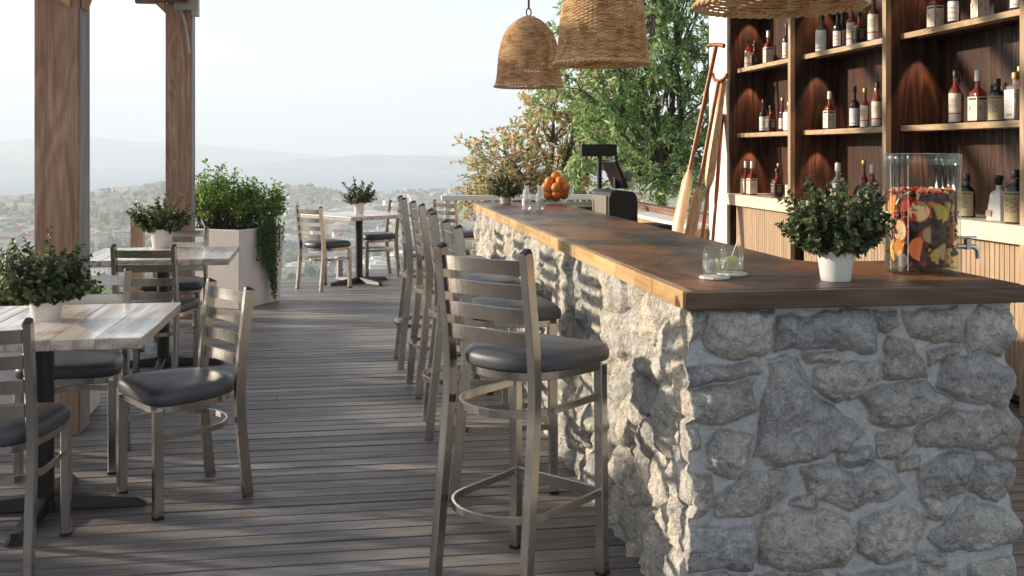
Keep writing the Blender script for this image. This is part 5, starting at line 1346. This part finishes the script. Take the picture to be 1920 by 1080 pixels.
def make_pendant():
    root = empty('pendant_lamp', (0, 0, 0), 0, '', 'pendant lamp', 'woven rattan bell pendants over the bar')
    PR = [(0, .250), (.02, .243), (.05, .236), (.12, .228), (.20, .222), (.27, .214), (.33, .200), (.38, .180), (.42, .156), (.455, .125), (.48, .095), (.50, .060), (.512, .03)]
    zs = np.array([p[0] for p in PR]); rs = np.array([p[1] for p in PR])
    # arc-length rows
    zf = np.linspace(0, .512, 400); rf = np.interp(zf, zs, rs); rf = np.convolve(np.pad(rf, 8, 'edge'), np.ones(17)/17, 'valid'); s = np.concatenate([[0], np.cumsum(np.hypot(np.diff(zf), np.diff(rf)))])
    rows = 66; nr = 58; seg = nr*4; b = MB(); r = random.Random(5)
    for i in range(rows):
        si = s[-1]*(i+.5)/rows; z = float(np.interp(si, s, zf)); rad = float(np.interp(si, s, rf))
        if rad < .028: continue
        am = .0035; ph = (i % 2)*math.pi; tr_ = .0034*(1+.1*r.uniform(-1, 1)); vs = []; tilt = r.uniform(-.001, .001)
        for k in range(seg):
            a = 2*math.pi*k/seg; rr = rad+am*math.cos(nr*a/2*1.0*2/2+ph); zz_ = z+.0012*math.sin(3*a+i)+tilt*math.cos(a)
            for (p, q) in ((0, -tr_*1.15), (tr_, 0), (0, tr_*1.15), (-tr_, 0)): vs.append(((rr+p)*math.cos(a), (rr+p)*math.sin(a), zz_+q))
        fs = [(k*4+q, ((k+1) % seg)*4+q, ((k+1) % seg)*4+(q+1) % 4, k*4+(q+1) % 4) for k in range(seg) for q in range(4)]
        v0 = len(b.v); b.add(vs, fs)
        rr_ = [r.random() for _ in range(seg//8+1)]; b.r[-len(fs):] = [rr_[(k//8) % len(rr_)] for k in range(seg) for q in range(4)]
    for k in range(nr):
        a = 2*math.pi*(k+.5)/nr; st = [(float(rf[j])*math.cos(a), float(rf[j])*math.sin(a), float(zf[j])) for j in range(0, 400, 21)]
        b.sweep(st, circ(.0028, 4), up=(math.cos(a), math.sin(a), 0), rnd=.25)
    # braided rim
    for ph in (0, math.pi):
        rim = [((.252+.005*math.cos(26*t+ph))*math.cos(t), (.252+.005*math.cos(26*t+ph))*math.sin(t), .002+.005*math.sin(26*t+ph)) for t in np.linspace(0, 2*math.pi, 261)[:-1]]
        b.sweep(rim, circ(.0045, 6), closed=True, rnd=.8)
    b.build('shade', M['rattan'], root)
    t = MB(); t.lathe([(.03, .505), (.032, .512), (.02, .52), (.006, .522)], 20); t.build('crown', M['rope'], root, smooth=True)
    lp = [(.018*math.sin(t), 0, .545-.028*math.cos(t)) for t in np.linspace(0, 2*math.pi, 25)[:-1]]
    MB().sweep(lp, circ(.005, 8), closed=True, up=(0, 1, 0)).build('cord_loop', M['rope'], root, smooth=True)
    c = MB()
    for ph in (0, 2.1, 4.2): c.sweep([(.0045*math.cos(z*90+ph), .0045*math.sin(z*90+ph), z) for z in np.arange(.572, 1.27, .008)], circ(.0042, 6), up=(0, 1, 0))
    c.build('cord', M['rope'], root, smooth=True)
    bl = MB(); bl.lathe([(.0, .30), (.022, .315), (.03, .34), (.026, .37), (.014, .40), (.014, .50)], 20, cap=(False, True)); bl.build('bulb', M['white_pot'], root, smooth=True)
    return root
p0 = make_pendant()
for i, (x, y, z, lab) in enumerate([(1.29, 7.41, 1.865, 'farthest and smallest looking woven pendant, its whole bell and cord visible against the sky'), (1.30, 5.22, 1.845, 'middle woven pendant with its top cut by the photo, in front of the tree'), (1.275, 2.92, 1.825, 'nearest woven pendant, only its bottom rim showing at the top of the photo')]):
    if i == 0: p0.location = (x, y, z); p0['label'] = lab
    else: copy_tree(p0, (x, y, z), 1.1*i, lab)
b = empty('pendant_beam', (1.29, 5.2, 0), 0, 'timber beam above the bar from which the woven pendants hang', 'beam')
MB().box(-.05, .05, -2.8, 2.75, 3.085, 3.13).build('board', M['beam'], b)

# ================================================================== TREES
def tree(name, base, h, lean, crown, nb, nleaf, leaf, mat, seed, lab, droop=.2, cat='tree', trunk_r=.09, dense=1):
    """crown: list of (cx,cy,cz,rx,ry,rz) lobes relative to the base; branches reach random points in them"""
    r = random.Random(seed); root = empty(name, base, 0, lab, cat); st = MB(); V = []; F = []
    fork = Vector((lean[0], lean[1], h*.42)); tp = [Vector((0, 0, -.3)), fork*.35+rv(r)*.04, fork*.7+rv(r)*.06, fork]
    st.sweep([tuple(p) for p in tp], circ(trunk_r, 10), up=(.3, 1, .1), scales=[1.3, 1, .85, .7])
    tot = sum(c[3]*c[4]*c[5] for c in crown)
    limbs = []
    for (cx, cy, cz, rx, ry, rz_) in crown:
        c = Vector((cx, cy, cz)); pts = [fork.lerp(c, t)+rv(r)*.12*(c-fork).length*(t*(1-t))*2 for t in np.linspace(0, 1, 7)]
        st.sweep([tuple(p) for p in pts], circ(trunk_r*.5, 8), up=(.3, 1, .1), scales=[1.2-t*.8 for t in np.linspace(0, 1, 7)])
        k = max(3, int(nb*rx*ry*rz_/tot)); nl = int(nleaf*rx*ry*rz_/tot/k)
        for i in range(k):
            d = rv(r)*(.35+.65*r.random()**.5); tip = c+Vector((d.x*rx, d.y*ry, d.z*rz_)); s0 = pts[r.randint(2, 6)]
            path = [s0.lerp(tip, t)+rv(r)*.05*(tip-s0).length+Vector((0, 0, .12*(tip-s0).length*math.sin(t*3.1))) for t in np.linspace(0, 1, 7)]
            st.sweep([tuple(p) for p in path], circ(trunk_r*.16, 5), up=(.3, 1, .1), scales=[1.5-t*1.2 for t in np.linspace(0, 1, 7)])
            # twigs
            ntw = 7
            for _ in range(ntw):
                s1 = path[r.randint(2, 6)]; td = (rv(r)+(tip-s0).normalized()*.5+Vector((0, 0, .1))).normalized(); tl = r.uniform(.2, .5)
                tw = [s1+td*tl*t+Vector((0, 0, -droop*tl*t*t*1.6)) for t in np.linspace(0, 1, 6)]
                st.sweep([tuple(p) for p in tw], circ(.006, 4), up=(.3, 1, .1), scales=[1-t*.7 for t in np.linspace(0, 1, 6)])
                for q in range(max(2, nl//ntw)):
                    t = r.uniform(.15, 1.05); w = s1+td*tl*t+Vector((0, 0, -droop*tl*t*t*1.6))+rv(r)*.035
                    ld = (rv(r)+td*.5+Vector((0, 0, -droop*1.5))); add_leaf(V, F, w, ld, rv(r), leaf*r.uniform(.6, 1.25), leaf*.30 if droop > .3 else leaf*.55)
    st.build('trunk', M['bark'], root, smooth=True, autosmooth=60)
    me = foliage_mesh('crown', V, F, mat, r); o = bpy.data.objects.new('crown', me); col.objects.link(o); o.parent = root
    return root
tree('green_tree', (4.3, 13.6, -1.5), 6.0, (-.05, 0),
     [(.1, .2, 5.9, 1.1, 1.0, .9), (-.45, -.2, 4.6, .8, .9, .8), (.35, -.2, 4.2, .9, .9, .8), (-.3, .2, 3.4, 1.0, .9, .8), (.5, .1, 3.0, .9, .9, .7), (-.75, .1, 5.6, .65, .8, .75), (-.2, -.5, 2.55, .9, .7, .45), (.0, .3, 6.9, 1.0, 1.0, .9), (-1.25, -.3, 3.7, .7, .6, .5), (-1.0, .0, 4.5, .6, .6, .45), (-1.1, -.3, 2.9, .6, .6, .4)],
     130, 19500, .11, M['leaf_tree'], 4, 'large willowy green tree behind the far end of the bar', droop=.45, trunk_r=.075)
tree('autumn_tree', (2.9, 15.0, -1.6), 5.0, (-.1, 0),
     [(.1, 0, 3.75, .8, .9, .6), (-.65, 0, 3.0, .8, .8, .45), (-1.0, -.1, 2.5, .6, .7, .34), (.5, 0, 3.1, 1.0, .8, .7), (.0, .1, 2.4, 1.1, .8, .5), (.85, .1, 4.1, .45, .8, .4), (1.3, .4, 4.6, .9, .8, .9), (1.6, .6, 3.2, .9, .9, .9)],
     100, 9000, .085, M['leaf_autumn'], 6, 'tree with thin orange and brown autumn leaves left of the green tree', droop=.15, trunk_r=.07)
tree('autumn_shrub', (2.25, 14.6, -1.6), 3.4, (.0, 0),
     [(-.1, 0, 2.75, .55, .5, .35), (-.55, 0, 2.35, .5, .5, .25), (.35, 0, 2.7, .5, .5, .4), (.1, 0, 2.2, .8, .6, .35)],
     50, 3000, .065, M['leaf_autumn'], 9, 'low straggly shrub with reddish leaves behind the far end of the bar', droop=.1, cat='shrub', trunk_r=.035)

# ================================================================== HAZE
def haze():
    m = bpy.data.materials.new('haze'); m.use_nodes = True; n = m.node_tree; n.nodes.clear()
    o = N(n, 'ShaderNodeOutputMaterial'); v = N(n, 'ShaderNodeVolumePrincipled')
    v.inputs['Color'].default_value = (.84, .92, 1.0, 1); v.inputs['Density'].default_value = 3.5e-4; v.inputs['Anisotropy'].default_value = .05
    n.links.new(v.outputs[0], o.inputs['Volume'])
    b = MB().box(-8300, 8300, -8300, 8300, ZP-14, 190); ob = b.build('haze', m); tag(ob, 'pale haze fading the valley and sea', 'haze', kind='stuff')
haze()
